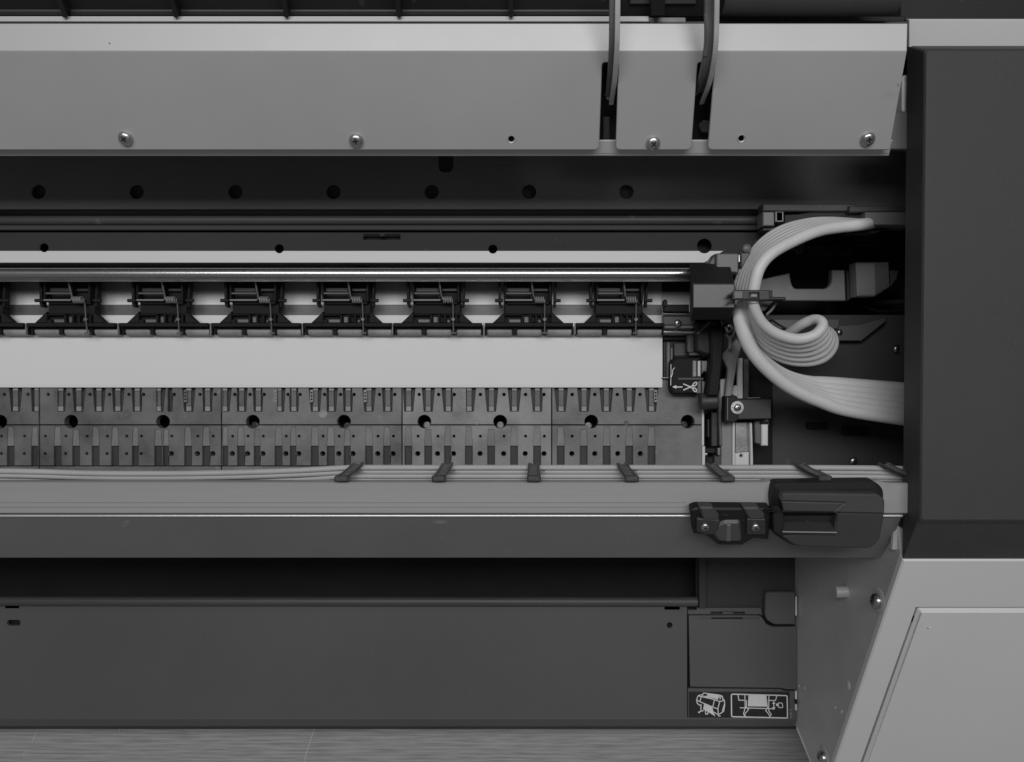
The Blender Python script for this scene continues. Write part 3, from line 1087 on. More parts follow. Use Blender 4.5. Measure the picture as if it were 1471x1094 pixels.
plate('small_clip', fillet([(1096, 504), (1106, 509), (1112, 514), (1100, 511)], 1), .558, .003, STEELD, P)
pbox('bay_ledge', 1108, 458.5, 1206, 472, .573, .006, MIDPLATE, P)
plate('bay_gusset', [(1205, 468), (1237, 466), (1272, 456), (1272, 462), (1238, 489), (1205, 489)], .570, .006, MIDPLATE, P)
pbox('bay_step', 1160, 607, 1190, 616, .574, .005, BLACK, P, r=2)
pbox('bay_step', 1212, 612, 1246, 625, .574, .005, BLACK, P, r=2)
screw_full(W(1288, 501, .577), (0, 0, 1), .0034, P, turn=.1)
screw_full(W(1226, 662, .577), (0, 0, 1), .0034, P, turn=.6)
screw_full(W(1206, 477, .5695), (0, 0, 1), .0022, P, turn=.6)
bm = bmesh.new()
polyline(bm, [[(1273, 454.5), (1273.3, 462)], [(1264, 424.6), (1269, 423.6)]], .575, 1.1, .001)
obj('bay_wire', bm, STEEL, P)
# U notched bracket
UB = fillet([(1088, 402), (1134.5, 392), (1136, 403), (1140, 414.5), (1188, 414.5), (1195, 407), (1195.5, 387.5), (1213.5, 387.5), (1215.3, 431.5), (1088, 431.5)], [0, 0, 4, 6, 6, 6, 0, 0, 0, 0])
ub = plate('notched_bracket', UB, .566, .006, WALLMETAL, P, bev=.0007)
plate('notched_bracket', [(1216.2, 388), (1227, 388), (1228.5, 425), (1218, 431.5)], .571, .006, DARKMETAL, P)
ub2 = plate('stepped_block', [(1230, 376.5), (1277, 376.5), (1278.5, 411.5), (1257, 425), (1232, 425)], .556, .012, WALLMETAL, P, bev=.0010)
plate('block_face', [(1255.5, 377.8), (1275.8, 377.8), (1277, 411), (1257, 423.5)], .5558, .002, MIDPLATE, ub2)
plate('block_wing', [(1278.5, 388), (1291, 388), (1288, 400), (1280, 411)], .566, .008, DARKMETAL, P)
# latch strip beside the clip
pbox('clip_latch', 1104, 426, 1129, 430.5, .545, .006, DARK, P, r=1)
pbox('clip_latch', 1104, 417, 1110, 427, .546, .006, DARK, P)
bm = bmesh.new()
sweep(bm, spline([W(1101, 452, .56), W(1109, 444, .559), W(1115, 434, .558)]), .0010, 8)
obj('clip_wire', bm, WALLMETAL, P, smooth=True)
plate('clip_wing', [(1090, 432), (1112, 432), (1098, 447), (1091, 445)], .562, .004, DARKMETAL, P)
# dark cone seen inside the loop
plate('inner_fin', fillet([(1138, 345), (1157, 343), (1156, 355), (1151, 365), (1140, 357)], 2), .580, .006, DARKMETAL, P)

# upper tube holder
pbox('tube_holder', 1096, 292.5, 1230, 303, .5085, .010, DARK, P)
pbox('tube_holder', 1096, 303.8, 1112.5, 324, .5075, .012, MIDPLATE, P)
pbox('tube_holder', 1114, 303.5, 1126, 318, .509, .010, WALLMETAL, P, holes=[rect(1117.2, 306, 1122.5, 316.5)])
pbox('holder_window', 1116, 305, 1124, 317.5, .5105, .002, BLACKER, P)
pbox('tube_holder', 1096, 326, 1122, 331, .512, .010, DARK, P)
plate('holder_arm', [(1127, 308), (1146, 307), (1218, 296), (1221, 305), (1243, 304.5), (1243, 325), (1127, 322)], .511, .008, BLACK, P)
plate('holder_arm', [(1220, 295.6), (1310, 295), (1310, 303.5), (1220, 304.5)], .506, .010, DARK, P)
plate('holder_arm', [(1243, 304.4), (1310, 303.8), (1310, 322.5), (1243, 322.5)], .504, .014, MIDPLATE, P)
plate('holder_arm', [(1236, 323), (1290, 324), (1255, 335.5), (1215, 335)], .514, .006, BLACK, P)

# ---- carriage stop: black octagonal block
bm = bmesh.new()
oct_px = [(378, .500), (388, .494), (407, .485), (442, .485), (459, .500), (459, .545), (378, .545)]
xa, xb = 988, 1056
A = [W(xa + (7 if k in (2, 3) else 1 if k in (1,) else 3), py, d) for k, (py, d) in enumerate(oct_px)]
B = [W(xb - (0 if k in (2, 3) else 7), py, d) for k, (py, d) in enumerate(oct_px)]
va, vb = [bm.verts.new(p) for p in A], [bm.verts.new(p) for p in B]
n = len(va)
for i in range(n):
    bm.faces.new((va[i], va[(i + 1) % n], vb[(i + 1) % n], vb[i]))
bm.faces.new(va)
bm.faces.new(vb)
bmesh.ops.bevel(bm, geom=list(bm.edges), offset=.0007, segments=2, affect='EDGES', profile=.5)
cs = obj('carriage_block', bm, BLACK, P)
plate('block_face', [(996, 408), (1055, 408), (1055, 441.5), (996, 441.5)], .4846, .0015, MIDPLATE, cs, bev=.0004)
plate('carriage_mount', [(1029, 363.5), (1061, 363.5), (1061, 392), (1029, 389)], .497, .016, MIDPLATE, P, bev=.0008)
plate('carriage_mount', [(1019, 376), (1027.5, 364), (1028, 390), (1017, 390)], .4995, .012, DARKMETAL, P, bev=.0008)
pbox('mount_slot', 1060.5, 363, 1063.5, 383, .4985, .006, BLACK, P)
bm = bmesh.new()
cyl(bm, W(1062, 366, .4975), W(1062, 376, .4975), .0006, 8)
obj('mount_pin', bm, STEEL, P, smooth=True)
plate('carriage_mount', [(1064, 362), (1078, 362), (1078, 372), (1064, 388)], .501, .010, DARKMETAL, P, bev=.0008)
pbox('mount_foot', 1051, 391, 1058, 395, .494, .008, BLACKER, P)
lathe_bm = bmesh.new()
lathe(lathe_bm, W(1072, 357, .5015), (0, 0, 1), [(.0030, 0), (.0028, .0016), (.0018, .0024), (0, .0026)], 16)
obj('mount_knob', lathe_bm, MIDPLATE, P, smooth=True)


# ---- ink tubes
def ribbon(name, edge_a, edge_b, n, r, m=TUBE, bulge=None):
    """n tubes fanned between two edge paths of (px, py, d)"""
    assert len(edge_a) == len(edge_b)
    for i in range(n):
        t = i / (n - 1)
        ctrl = []
        for a, b in zip(edge_a, edge_b):
            ctrl.append(W(a[0] + (b[0] - a[0]) * t, a[1] + (b[1] - a[1]) * t, a[2] + (b[2] - a[2]) * t))
        bm = bmesh.new()
        sweep(bm, spline(ctrl, 9), r, 14)
        obj(name, bm, m, P, smooth=True)


# upper bend: inner tube nearest the camera, the others stacked below and outside it
inner = [(1262, 318, .523), (1236, 322.5, .499), (1205, 326, .493), (1176, 331, .489), (1141, 345, .485), (1109, 363, .482), (1091, 384, .481), (1083, 412, .482), (1081, 434, .484)]
outer = [(1262, 318, .528), (1236, 321.5, .514), (1192, 319.5, .511), (1159, 321.5, .509), (1122, 332, .507), (1092, 354, .505), (1071, 386, .504), (1061, 412, .503), (1059, 434, .503)]
ribbon('ink_tube', inner, outer, 6, .0039)
# loop that returns
inner = [(1081, 428, .484), (1085, 446, .487), (1096, 464.5, .491), (1116, 479, .495), (1144, 486.5, .498), (1168, 482, .498), (1180.5, 470.5, .499), (1179.5, 461.5, .502), (1169, 459, .507), (1153, 465.5, .513), (1140, 474, .520), (1128, 482, .528)]
outer = [(1076, 428, .503), (1076, 452, .510), (1082, 479, .517), (1099, 501, .522), (1126, 515, .526), (1156, 519.5, .528), (1181, 514.5, .530), (1195, 501, .532), (1197, 486, .536), (1188, 475, .540), (1166, 474, .545), (1140, 482, .550)]
ribbon('ink_tube', inner, outer, 6, .0035)
# lower run leaving to the right
up = [(1070, 428, .497), (1070, 467, .505), (1079, 498, .513), (1096, 518, .518), (1126, 538, .522), (1160, 548, .524), (1210, 551, .525), (1400, 566, .525)]
dn = [(1061, 428, .500), (1064, 464, .500), (1077, 499, .503), (1101, 529, .507), (1135, 556, .511), (1178, 576, .514), (1232, 592, .516), (1400, 616, .517)]
ribbon('ink_tube', up, dn, 6, .0044)

# clip round the bend
cl = plate('tube_clip', fillet([(1055, 416), (1106, 416), (1106, 431), (1055, 430)], 1), .4765, .003, DARK, P, bev=.0006, holes=[rect(1077, 420.5, 1090, 428)])
pbox('clip_window', 1078.5, 421.5, 1088.5, 427, .4770, .0015, WALLMETAL, cl)
plate('clip_prong', [(1044.5, 425), (1055, 417), (1060, 418), (1060, 422)], .479, .003, DARK, cl)
plate('clip_prong', [(1043.5, 437), (1053, 428.5), (1060, 428.5), (1060, 430)], .480, .003, DARK, cl)
pbox('clip_side', 1054, 417, 1068, 429, .4755, .003, MIDPLATE, cl)

# ---- front beam with tubes
DBM = .465
beam = plate('front_beam', fillet([(LEFT, 692.5), (1100, 692.5), (1108, 690.3), (1262, 690.3), (1275, 693.5), (1330, 694), (1330, 737.6), (LEFT, 737.6)], [0, 6, 6, 6, 6, 0, 0, 0]),
             DBM, .014, BEAM, P, bev=.0007, label='brushed aluminium beam top in front of the platen')
for y in (721.5, 728):
    pbox('beam_line', LEFT, y, 985, y + .7, DBM - .0001, .0003, BEAMFRONT, beam, bev=0)
pbox('beam_seam', LEFT, 736, 1310, 742, DBM + .0016, .003, BLACK, P)
bm = bmesh.new()
cyl(bm, W(LEFT, 740.6, DBM + .0004), W(1296, 740.6, DBM + .0004), .0008, 10)
obj('beam_lip_highlight', bm, EDGE, P, smooth=True)
BF = Plane((741.5, .4660), (802, .4990))
plate('beam_front', fillet([(LEFT, 741.6), (1297, 741.6), (1293, 750), (1277, 788), (1268, 801.5), (LEFT, 801.5)], [0, 0, 6, 4, 12, 0]), BF, .003, BEAMFRONT, P, bev=.0008,
      label='darker enamelled front face of the beam')
plate('beam_end', fillet([(1286, 742), (1296, 742), (1308, 756), (1308, 790), (1282, 790)], 2), .477, .003, SIDEPLATE, P)
plate('end_hook', [(1288, 741), (1300, 748), (1300, 760), (1294, 756)], .4735, .002, BLACKER, P)
# tubes lying behind the beam lip
for i in range(4):
    y = 671.4 + i * 6.0
    dd = .4745 + .0004 * (i % 2) + i * .0012
    sag = (8.5, 8.2, 9.5, 10, 10)[i]
    dz = (.0, .0, .002, .004, .005)[i]
    ctrl = [(1340, y + 3), (1297, y + 1.6), (1230, y + .6), (1100, y), (900, y), (700, y), (560, y), (500, y + .3), (430, y + sag * .45), (340, y + sag * .82), (240, y + sag), (130, y + sag * .95), (40, y + sag * .65), (-80, y + sag * .5), (-250, y + sag * .4), (LEFT, y + sag * .4)]
    bm = bmesh.new()
    sweep(bm, spline([W(a, b, dd + (dz if a < 450 else 0)) for a, b in ctrl], 6), .00175, 14)
    obj('ink_tube', bm, TUBEB, P, smooth=True)
plate('tube_tray', [(LEFT, 680), (1330, 672), (1330, 700), (LEFT, 700)], .4835, .002, BEAM, P)


def tube_clip(x, shear, sx=1.0):
    bm = bmesh.new()
    l = [(x + shear * 1.0 - 8, 664), (x + shear * .75 - 9, 671), (x + shear * .45 - 9, 677), (x - 10, 684), (x - 10, 691), (x + 10, 691), (x + 10, 684), (x + shear * .3 + 8.5, 677.5),
         (x + shear * .75 + 8, 671), (x + shear + 8.5, 663.5), (x + shear + 4, 663), (x + shear + 2, 666), (x + shear - 2, 666), (x + shear - 4, 664)]
    Pn = Plane((692, .4640), (663, .4700))
    plate_bm(bm, Pn, [pts(Pn, fillet(l, .8, 2))], .0022, .0005)
    o = obj('tube_clip', bm, CLIP, P)
    bm = bmesh.new()
    Pn = Plane((692, .4632), (663, .4692))
    for k in (-1, 1):
        l2 = [(x + shear * .95 + k * 6 - 1.3, 666), (x + shear * .95 + k * 6 + 1.3, 666), (x + shear * .45 + k * 6.6 + 1.3, 677), (x + k * 7.5 + 1.3, 685), (x + k * 7.5 - 1.3, 685), (x + shear * .45 + k * 6.6 - 1.3, 677)]
        plate_bm(bm, Pn, [pts(Pn, l2)], .001, .0003)
    obj('clip_ridge', bm, CLIP, o)
    bm = bmesh.new()
    Pn = Plane(.4615)
    plate_bm(bm, Pn, [pts(Pn, fillet(rect(x - 9, 683, x + 9, 691.4), 1.5))], .003, .0006)
    obj('clip_foot', bm, CLIP, o)
    bm = bmesh.new()
    cyl(bm, W(x + shear * .6 + 8, 675.5, .4685), W(x + shear * .6 + 16, 675.5, .4690), .0005, 8)
    obj('clip_peg', bm, CLIP, o)


for x, sh in ((490, 24), (630, 13), (767, 0), (908, -14), (1046, -25), (1186, -38), (1318, -48)):
    tube_clip(x, sh)

# ---- handle box on the beam
HB = .447
base = fillet([(1115, 696), (1262, 694), (1272, 705), (1272, 745), (1266, 778), (1254, 789.5), (1140, 786), (1112, 768), (1110, 716)], [7, 7, 6, 3, 6, 6, 10, 6, 6])
hb = plate('handle_box', base, Plane((694, .4545), (790, .4620)), .012, BLACK, P, bev=.003, label='black moulded handle box with a finger recess')
RECT = rect(1152, 741.5, 1198, 768)
HF = Plane((708, .4490), (790, .4555))
plate('handle_face', fillet([(1124, 708.5), (1262, 710), (1271.5, 718), (1271, 738), (1210, 737), (1197, 735.5), (1213, 722.5), (1122, 720)], [8, 8, 4, 1, 1, 1, 1, 2]), HF, .006, HANDLE, hb, bev=.0010)
plate('handle_face', fillet([(1203, 737), (1270.5, 738.2), (1264, 776), (1252, 788), (1142, 784.5), (1122, 769.5), (1198, 764)], [1, 2, 6, 8, 14, 2, 1]), HF, .006, DARK, hb, bev=.0009)
plate('handle_lip', [(1126, 734), (1197, 735.3), (1211, 722.5), (1123, 720.5)], Plane((720, .4492), (735, .4512)), .003, HANDLE, hb, bev=.0005)
plate('handle_recess', [(1124, 735), (1197, 736), (1203, 738), (1198, 745), (1125, 744)], Plane((735, .4512), (745, .4640)), .002, BLACKER, hb, bev=0)
plate('recess_floor', [(1125, 746), (1198, 747), (1202.5, 764.5), (1148, 763.5), (1124, 763)], Plane((746, .4610), (764, .4515)), .002, DARK, hb, bev=.0003)
bm = bmesh.new()
cyl(bm, W(1124, 763.6, .4507), W(1202, 764.6, .4507), .0004, 8)
obj('recess_edge', bm, WALLMETAL, hb, smooth=True)
plate('handle_hinge', fillet([(1110, 728), (1118, 726), (1126, 736), (1126, 772), (1112, 764)], 2), .4535, .008, BLACKER, hb)
# latch left of it
LT = Plane((738, .4560), (785, .4700))
lt = plate('latch', fillet([(992, 733), (1000, 730), (1106, 731), (1108, 742), (1104, 776), (1082, 774), (1070, 782), (1066, 784), (1032, 783.5), (1014, 769), (996, 767)], [3, 3, 3, 2, 2, 1, 1, 2, 2, 2, 3]),
           LT, .006, BLACK, P, bev=.0010, label='black beam latch held by two screws')
LT2 = Plane((738, .4535), (785, .4675))
plate('latch_cap', fillet([(1004, 728.5), (1024, 728.5), (1033, 739), (1033, 747), (1011, 747), (1008, 740)], 2), Plane((728, .4515), (747, .4545)), .006, HANDLE, lt, bev=.0010)
plate('latch_cap', fillet([(1067, 729), (1090, 729), (1099, 739), (1099, 746), (1077, 746), (1073, 740)], 2), Plane((728, .4515), (747, .4545)), .006, HANDLE, lt, bev=.0010)
plate('latch_wing', fillet([(1001, 745), (1034, 747), (1034, 759), (1026, 768), (1016, 768), (1001, 764)], 2), LT2, .003, DARK, lt)
plate('latch_wing', fillet([(1073, 745), (1100, 746), (1100, 768), (1073, 768)], 2), LT2, .003, DARK, lt)
plate('latch_drum', fillet([(1026, 756), (1042, 749), (1064, 749), (1066, 779), (1033, 779), (1026, 770)], 4), LT2, .004, DARKMETAL, lt, bev=.0015)
plate('latch_drum', [(1044, 754), (1050, 754), (1050, 778), (1043, 778)], Plane((738, .4528), (785, .4668)), .001, MIDPLATE, lt)
for x, y in ((1012.5, 755.5), (1085, 756)):
    u, v = LT2.uv(x, y)
    screw_full(LT2.xyz(u, v, 0), (0, -math.sin(LT2.al), math.cos(LT2.al)), .0028, P)
bm = bmesh.new()
sweep(bm, spline([W(1098, 731, .452), W(1106, 730.5, .450), W(1118, 731, .449)]), .0005, 6)
sweep(bm, spline([W(1103, 735, .452), W(1112, 733.5, .450), W(1120, 734, .449)]), .0005, 6)
obj('latch_wire', bm, BLACKER, lt, smooth=True)

# ---- space under the beam and the lower front panel
DL = .644
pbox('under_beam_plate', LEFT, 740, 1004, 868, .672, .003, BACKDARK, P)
bm = bmesh.new()
cyl(bm, W(LEFT, 862.5, .642), W(1001, 864, .642), .0040, 24)
obj('rolled_lip', bm, DARKMETAL, P, smooth=True)
pbox('side_guide', 1000, 780, 1146, 885, .6490, .003, DARK, P)
pbox('guide_post', 1004, 780, 1015, 874, .6430, .006, DARK, P)
screw_full(W(1010.5, 875.5, .645), (0, 0, 1), .0012, P, level2=False)
slots = [fillet(rect(10, 890.5, 29, 898.5), 4), rect(8, 868.8, 27, 873), rect(955, 871, 976, 875), circ(962, 898, 4.1, 16)]
hatch = [(988.3, 882.3), (1097, 882.3), (1100, 886), (1103, 894), (1112, 898.3), (1146.5, 898.3), (1146.5, 991.6), (1128, 991), (1122, 989.3), (991, 987.6)]
outl = [(LEFT, 868.6), (1000, 870.6), (1000, 880), (1145.7, 880)]
outl = [(LEFT, 868.6), (1001, 870.6), (1001, 875.5), (1092, 875.5), (1096, 892), (1104, 900), (1145.2, 900), (1145.2, 1032), (LEFT, 1032)]
# panel pieces: left sheet with holes, right sheet under the hatch
plate('front_panel', [(LEFT, 869), (987.2, 870.4), (987.2, 1032), (LEFT, 1032)], DL, .003, PANEL, P, holes=slots, bev=.0003, label='plain charcoal front panel above the wood floor')
plate('panel_backing', [(LEFT, 872), (1144, 872), (1144, 1030), (LEFT, 1030)], DL + .0055, .002, BLACKER, P)
plate('front_panel', [(988.2, 988.6), (1121.5, 990), (1128, 992.6), (1145.3, 992.8), (1145.3, 1032), (988.2, 1032)], DL, .003, PANEL, P, bev=.0003)
sl2 = [rect(1021, 878.4, 1037.5, 881.4), rect(1053, 878.4, 1070, 881.4)]
plate('front_panel', [(1001, 873), (1093, 873), (1095, 884), (1092, 882.2), (988.2, 882.2), (988.2, 876), (1001, 876)], DL, .003, PANEL, P, holes=sl2, bev=.0002)
ht = plate('access_hatch', fillet([(989.4, 883.8), (1091, 883.8), (1096, 888), (1101, 896.5), (1110, 900.2), (1145.2, 900.2), (1145.2, 990.6), (1128.5, 990), (1122.5, 988.2), (991.4, 986.4)], [2, 3, 2, 2, 2, 0, 0, 2, 2, 2]), DL - .0004, .003, PANEL, P, bev=.0004,
           label='flush charcoal access hatch')
pbox('hatch_slot', 1004, 886.0, 1091, 889.2, DL - .00045, .0004, DARKMETAL, ht, bev=0)
pbox('hatch_slot', 1022, 886.8, 1067, 888.8, DL - .0008, .0004, BLACKER, ht, bev=0)
pbox('hatch_tab', 1037.5, 877.6, 1053.5, 883, DL - .0012, .002, DARKMETAL, ht)
plate('corner_cover', fillet([(1100, 850), (1142.5, 850), (1142.5, 897), (1112, 897), (1101, 890), (1099, 880)], [6, 4, 1, 5, 5, 2]), DL - .0025, .006, PANEL, P, bev=.0008)
plate('panel_bottom', [(LEFT, 1032.2), (1145.3, 1032.2), (1145.3, 1043.5), (LEFT, 1043.5)], Plane((1032, DL), (1044, .6495)), .002, PANEL, P, bev=.0004)
plate('panel_foot', [(LEFT, 1043.6), (1145.3, 1043.6), (1145.3, 1047), (LEFT, 1047)], Plane((1043, .6495), (1050, .690)), .002, BLACK, P, bev=0)
for y0, y1, m in ((857, 884, PALEMETAL), (993, 1004, WHITE), (1004.5, 1011, BLACKER), (1011.5, 1020, WHITE)):
    pbox('edge_mark', 1142.8, y0, 1144.8, y1, DL - .0030, .002, m, P, bev=0)

# sticker with pictograms
DS = DL - .0002
st = pbox('sticker', 989.5, 993.5, 1134, 1030.5, DS, .0002, STICKER, P, bev=0, label='black sticker with white printer and paper basket pictograms')
bm = bmesh.new()


def Q(l, ox=990, oy=985, s=21.014):
    return [(ox + a / s, oy + b / s) for a, b in l]


# oblique printer drawing
pic = [[(225, 430), (260, 310), (290, 285), (400, 265), (440, 215), (520, 225), (900, 275), (1000, 310), (1020, 390), (1060, 430), (1075, 560), (1040, 770), (880, 870), (870, 700), (330, 480), (225, 430)],
       [(225, 430), (245, 530), (330, 590)], [(290, 305), (400, 330), (700, 395), (920, 470)], [(360, 340), (325, 470)], [(760, 440), (715, 620)], [(925, 470), (865, 690)],
       [(920, 470), (1050, 440)], [(735, 790), (875, 865)], [(355, 560), (355, 760)], [(275, 795), (440, 740)], [(490, 740), (500, 850), (560, 850), (570, 780)], [(870, 870), (890, 910), (940, 910)],
       [(890, 360), (930, 300), (1000, 320)], [(950, 330), (930, 400)], [(1000, 760), (1060, 570), (1080, 570)], [(700, 840), (770, 900), (760, 860)], [(1000, 320), (1010, 400)], [(400, 270), (420, 320)]]
polyline(bm, [Q(l) for l in pic], DS, 1.35)
patch(bm, Q([(545, 240), (900, 290), (860, 420), (520, 320), (440, 300), (550, 300)]), DS)
patch(bm, Q([(450, 540), (700, 640), (740, 800), (770, 910), (560, 780), (420, 700)]), DS)
patch(bm, Q([(270, 790), (310, 760), (330, 800), (305, 830)]), DS)
patch(bm, Q([(420, 330), (480, 310), (800, 385), (780, 425)]), DS)
obj('printer_pictogram', bm, WHITE, st)
bm = bmesh.new()
S2 = dict(ox=980, oy=980, s=8.172)
fr = Q(fillet([(577, 137), (1232, 155), (1237, 418), (580, 402)], 18), **S2)
polyline(bm, [fr + [fr[0]]], DS, 1.7)
pic = [[(655, 145), (665, 208), (735, 210)], [(735, 150), (740, 290), (720, 370), (735, 395)], [(755, 210), (752, 290), (780, 315), (740, 365), (735, 395)], [(680, 297), (770, 300), (1085, 310)],
       [(1110, 160), (1095, 212), (1010, 212)], [(1018, 160), (1015, 330), (1045, 375), (1030, 400)], [(1003, 290), (980, 330), (1015, 370), (1030, 400)], [(1075, 235), (1075, 305)],
       [(1062, 248), (1075, 230), (1088, 248)], [(1062, 292), (1075, 312), (1088, 292)]]
polyline(bm, [Q(l, **S2) for l in pic], DS, 1.3)
lo = Q(fillet([(1125, 240), (1175, 242), (1182, 296), (1132, 296)], 14), **S2)
polyline(bm, [lo + [lo[0]]], DS, 1.2)
patch(bm, Q(circ(1117, 262, 17, 12), **S2), DS)
patch(bm, Q([(778, 150), (988, 155), (1005, 285), (770, 280)], **S2), DS)
obj('basket_pictogram', bm, WHITE, st)
bm = bmesh.new()
polyline(bm, [[(1134.6, 1018.2), (1136, 1020), (1137.6, 1018)], [(1134.4, 1022), (1137.5, 1024.2), (1134.4, 1026), (1136, 1023.3)], [(1134.4, 1026.2), (1137.6, 1027.2)], [(1134.9, 1031), (1136.3, 1029), (1137.9, 1031)]], DL, .6)
obj('recycling_mark', bm, MIDPLATE if False else RIB, P)

# ---- side plate on the right
XW = .2399
bm = bmesh.new()
poly = [(-.086, .478), (-.1102, .4722), (-.2825, .5702), (-.3165, .5895), (-.2916, .644), (-.2916, ZC - .02), (-.084, ZC - .02), (-.084, .478)]
a = [bm.verts.new((XW, y, ZC - d)) for y, d in poly]
b = [bm.verts.new((XW + .003, y, ZC - d)) for y, d in poly]
bm.faces.new(a)
bm.faces.new(b)
for i in range(len(a)):
    j = (i + 1) % len(a)
    bm.faces.new((a[i], a[j], b[j], b[i]))
wall = obj('side_plate', bm, SIDEPLATE, P)
wall['label'] = 'grey metal side plate seen at a slant'
bm = bmesh.new()
p0, p1 = Vector((XW - .0004, -.2916, ZC - .644)), Vector((XW - .0004, -.3165, ZC - .5895))
cyl(bm, p0, p1, .0006, 8)
obj('plate_edge', bm, PALEMETAL, wall)


def onwall(px, py):
    d = XW * F / (px - CX)
    return Vector((XW, (CY - py) * d / F, ZC - d))


# steel stud
s0 = onwall(1216, 850)
bm = bmesh.new()
cyl(bm, s0, s0 + Vector((-.0085, 0, 0)), .0042, 20)
obj('steel_stud', bm, ARMEDGE, wall, smooth=True)
for px, py, r in ((1262, 863, .0050), (1184, 1088, .0050)):
    c = onwall(px, py)
    bm = bmesh.new()
    lathe(bm, c + Vector((0.0004, 0, 0)), (-1, 0, 0), [(r * 1.9, 0), (r * 1.75, .0007), (r * 1.6, .0009), (0, .0009)], 22)
    obj('screw_seat', bm, SIDEPLATE, wall, smooth=True)
    screw_full(c + Vector((-.0005, 0, 0)), (-1, 0, 0), r, P, turn=.4)
for px, py, r in ((1219, 984, .0032), (1148, 985, .0012), (1156, 988, .001), (1200, 1016, .001), (1209, 1022, .0014)):
    c = onwall(px, py)
    bm = bmesh.new()
    lathe(bm, c, (-1, 0, 0), [(r, 0), (r * .8, .0003), (0, .0004)], 12)
    obj('paint_chip', bm, PALEMETAL, wall, smooth=True)

# ---- pale end cap, sloping face with a flush door
CP = Plane((805, .4695), (1094, .5675))
capl = [(1297.5, 804), (1840, 804), (1840, 1190), (1167.5, 1190)]
door_hole = [(1317, 873.2), (1790, 873.2), (1790, 1175), (1209, 1175)]
plate('end_cap_face', capl, CP, .005, SHELL, P, holes=[door_hole], bev=.0010, label='pale grey sloping end cap below the charcoal lid')
CPB = Plane((805, .4775), (1094, .5755))
plate('door_backing', [(1312, 866), (1800, 866), (1800, 1180), (1200, 1180)], CPB, .002, BLACKER, P)
dr = plate('end_cap_door', fillet([(1320.5, 876.4), (1788, 876.4), (1788, 1173), (1215, 1173)], [3, 0, 0, 0]), Plane((805, .4697), (1094, .5677)), .005, SHELL, P, bev=.0022, label='pale grey flush door in the end cap')
plate('door_catch', [(1313.5, 886), (1318, 886), (1310.5, 908), (1306.5, 908)], Plane((805, .4725), (1094, .5705)), .002, BLACKER, P)
u, v = CP.uv(1334, 900)
bm = bmesh.new()
lathe(bm, CP.xyz(u, v, .0009), (0, -math.sin(CP.al), math.cos(CP.al)), [(.0008, 0), (.0005, .0004), (0, .0005)], 10)
obj('door_pip', bm, SHELL, dr, smooth=True)
# ---- charcoal lid of the end cap
bm = bmesh.new()


def ringpx(l, d):
    return [bm.verts.new(W(x, y, d)) for x, y in l]


top = fillet([(1331, 73), (1850, 73), (1850, 746), (1324, 746)], [5, 0, 0, 5])
r0 = ringpx(top, .4500)
mid = fillet([(1327.5, 70), (1853, 70), (1853, 749), (1320.5, 749)], [6, 0, 0, 6])
r1 = ringpx(mid, .4512)
mid2 = fillet([(1324, 69), (1853, 69), (1853, 752), (1317.5, 752)], [6, 0, 0, 6])
r2 = ringpx(mid2, .4535)
mid3 = fillet([(1303, 64.5), (1853, 64.5), (1853, 803.5), (1296.5, 803.5)], [4, 0, 0, 2])
r3 = ringpx(mid3, .4705)
mid4 = fillet([(1308, 74), (1853, 74), (1853, 792), (1302, 792)], [4, 0, 0, 2])
r4 = ringpx(mid4, .485)
bm.faces.new(r0)
for a, b in ((r0, r1), (r1, r2), (r2, r3), (r3, r4)):
    for i in range(len(a)):
        j = (i + 1) % len(a)
        bm.faces.new((a[i], a[j], b[j], b[i]))
ol = obj('end_cap_lid', bm, LID, P)
ol['label'] = 'charcoal grained lid of the end cap'
# inner wall under the lid
pbox('lid_skirt', 1420, 72, 1850, 790, .4860, .06, BLACKER, P, bev=0)
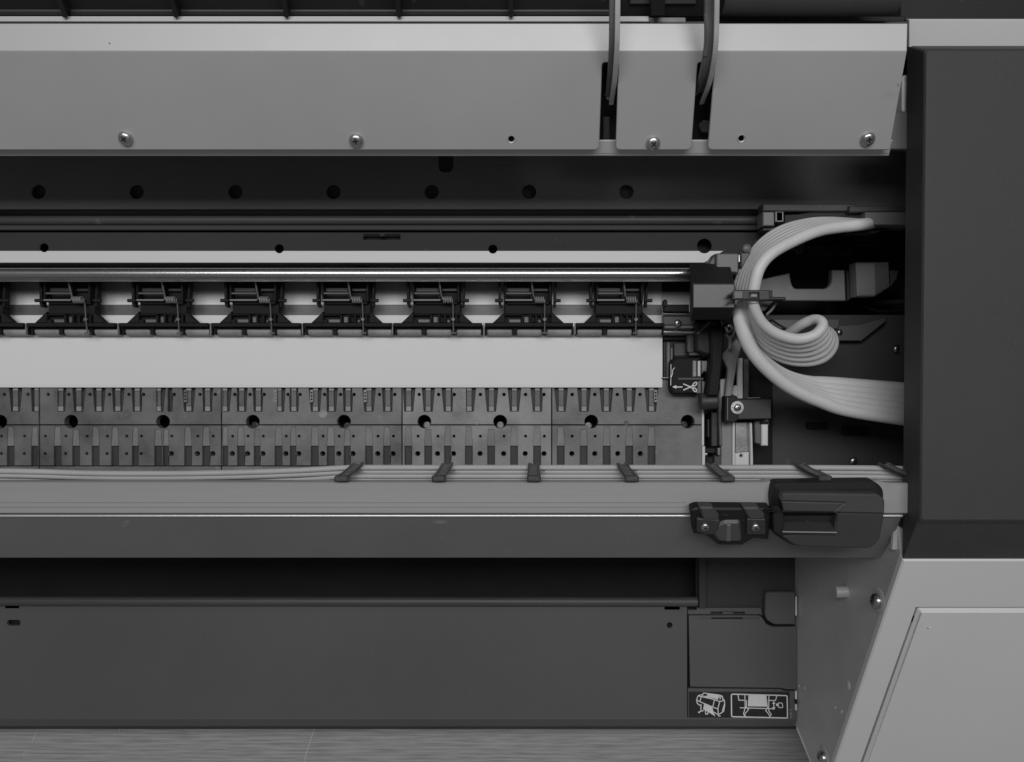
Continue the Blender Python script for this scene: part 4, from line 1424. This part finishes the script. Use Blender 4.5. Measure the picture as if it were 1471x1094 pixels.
# pale ledge behind it
plate('end_cap_ledge', [(1306, 28), (1850, 28), (1850, 67.5), (1306, 67.5)], Plane((28, .4588), (67, .4668)), .004, SHELL, P, bev=.0003)
plate('ledge_groove', [(1302.5, 66), (1850, 66), (1850, 72), (1302.5, 72)], .4690, .004, DARK, P)
pbox('rear_housing', 1040, -120, 1860, 29, .4700, .02, BLACK, P)
pbox('rear_housing', LEFT, -120, 1040, 33, .4720, .02, BLACK, P)
bm = bmesh.new()
solid_box(bm, (xl, .235, .05), (xr, .30, ZC - .50))
obj('rear_body', bm, BLACKER, P)

# ------------------------------------------------------------------ the paper
bm = bmesh.new()
xa, xb = W(LEFT, 0, DP).x, W(951.5, 0, .5478).x
rows = [(404, .5520), (436, .5515), (462, .5485), (475, .5478), (500, .5476), (530, .5476), (552, .5479), (556.2, .5482)]
nx = 24
grid = []
for py, d in rows:
    y, z = (CY - py) * d / F, ZC - d
    grid.append([bm.verts.new((xa + (xb - xa) * i / nx, y, z + .00012 * math.sin(i * 1.3) * (1 if py > 470 else 0))) for i in range(nx + 1)])
for r1_, r2_ in zip(grid[:-1], grid[1:]):
    for i in range(nx):
        bm.faces.new((r1_[i], r1_[i + 1], r2_[i + 1], r2_[i]))
ret = bmesh.ops.extrude_face_region(bm, geom=list(bm.faces))
bmesh.ops.translate(bm, verts=[v for v in ret['geom'] if isinstance(v, bmesh.types.BMVert)], vec=(0, 0, -.0003))
tag(obj('paper_sheet', bm, PAPER, smooth=False), 'blank white paper lying on the platen under the pinch rollers', 'paper')

bm = bmesh.new()
polyline(bm, [[(452.5, 1043), (447, 1060), (441.5, 1077), (436, 1096)], [(53, 1050), (46, 1066)], [(36, 1078), (33, 1086)], [(171, 1042), (171.5, 1050)]], ZC - .00015, .55)
obj('floor_scratch', bm, SHELL, floor)
bm = bmesh.new()
patch(bm, circ(157.3, 61.8, 1.5, 8, 1.1), .420, .00012)
patch(bm, circ(1290, 122, 1.8, 8, 2.6), .4245, .0015)
obj('paint_smudge', bm, MIDPLATE, P)
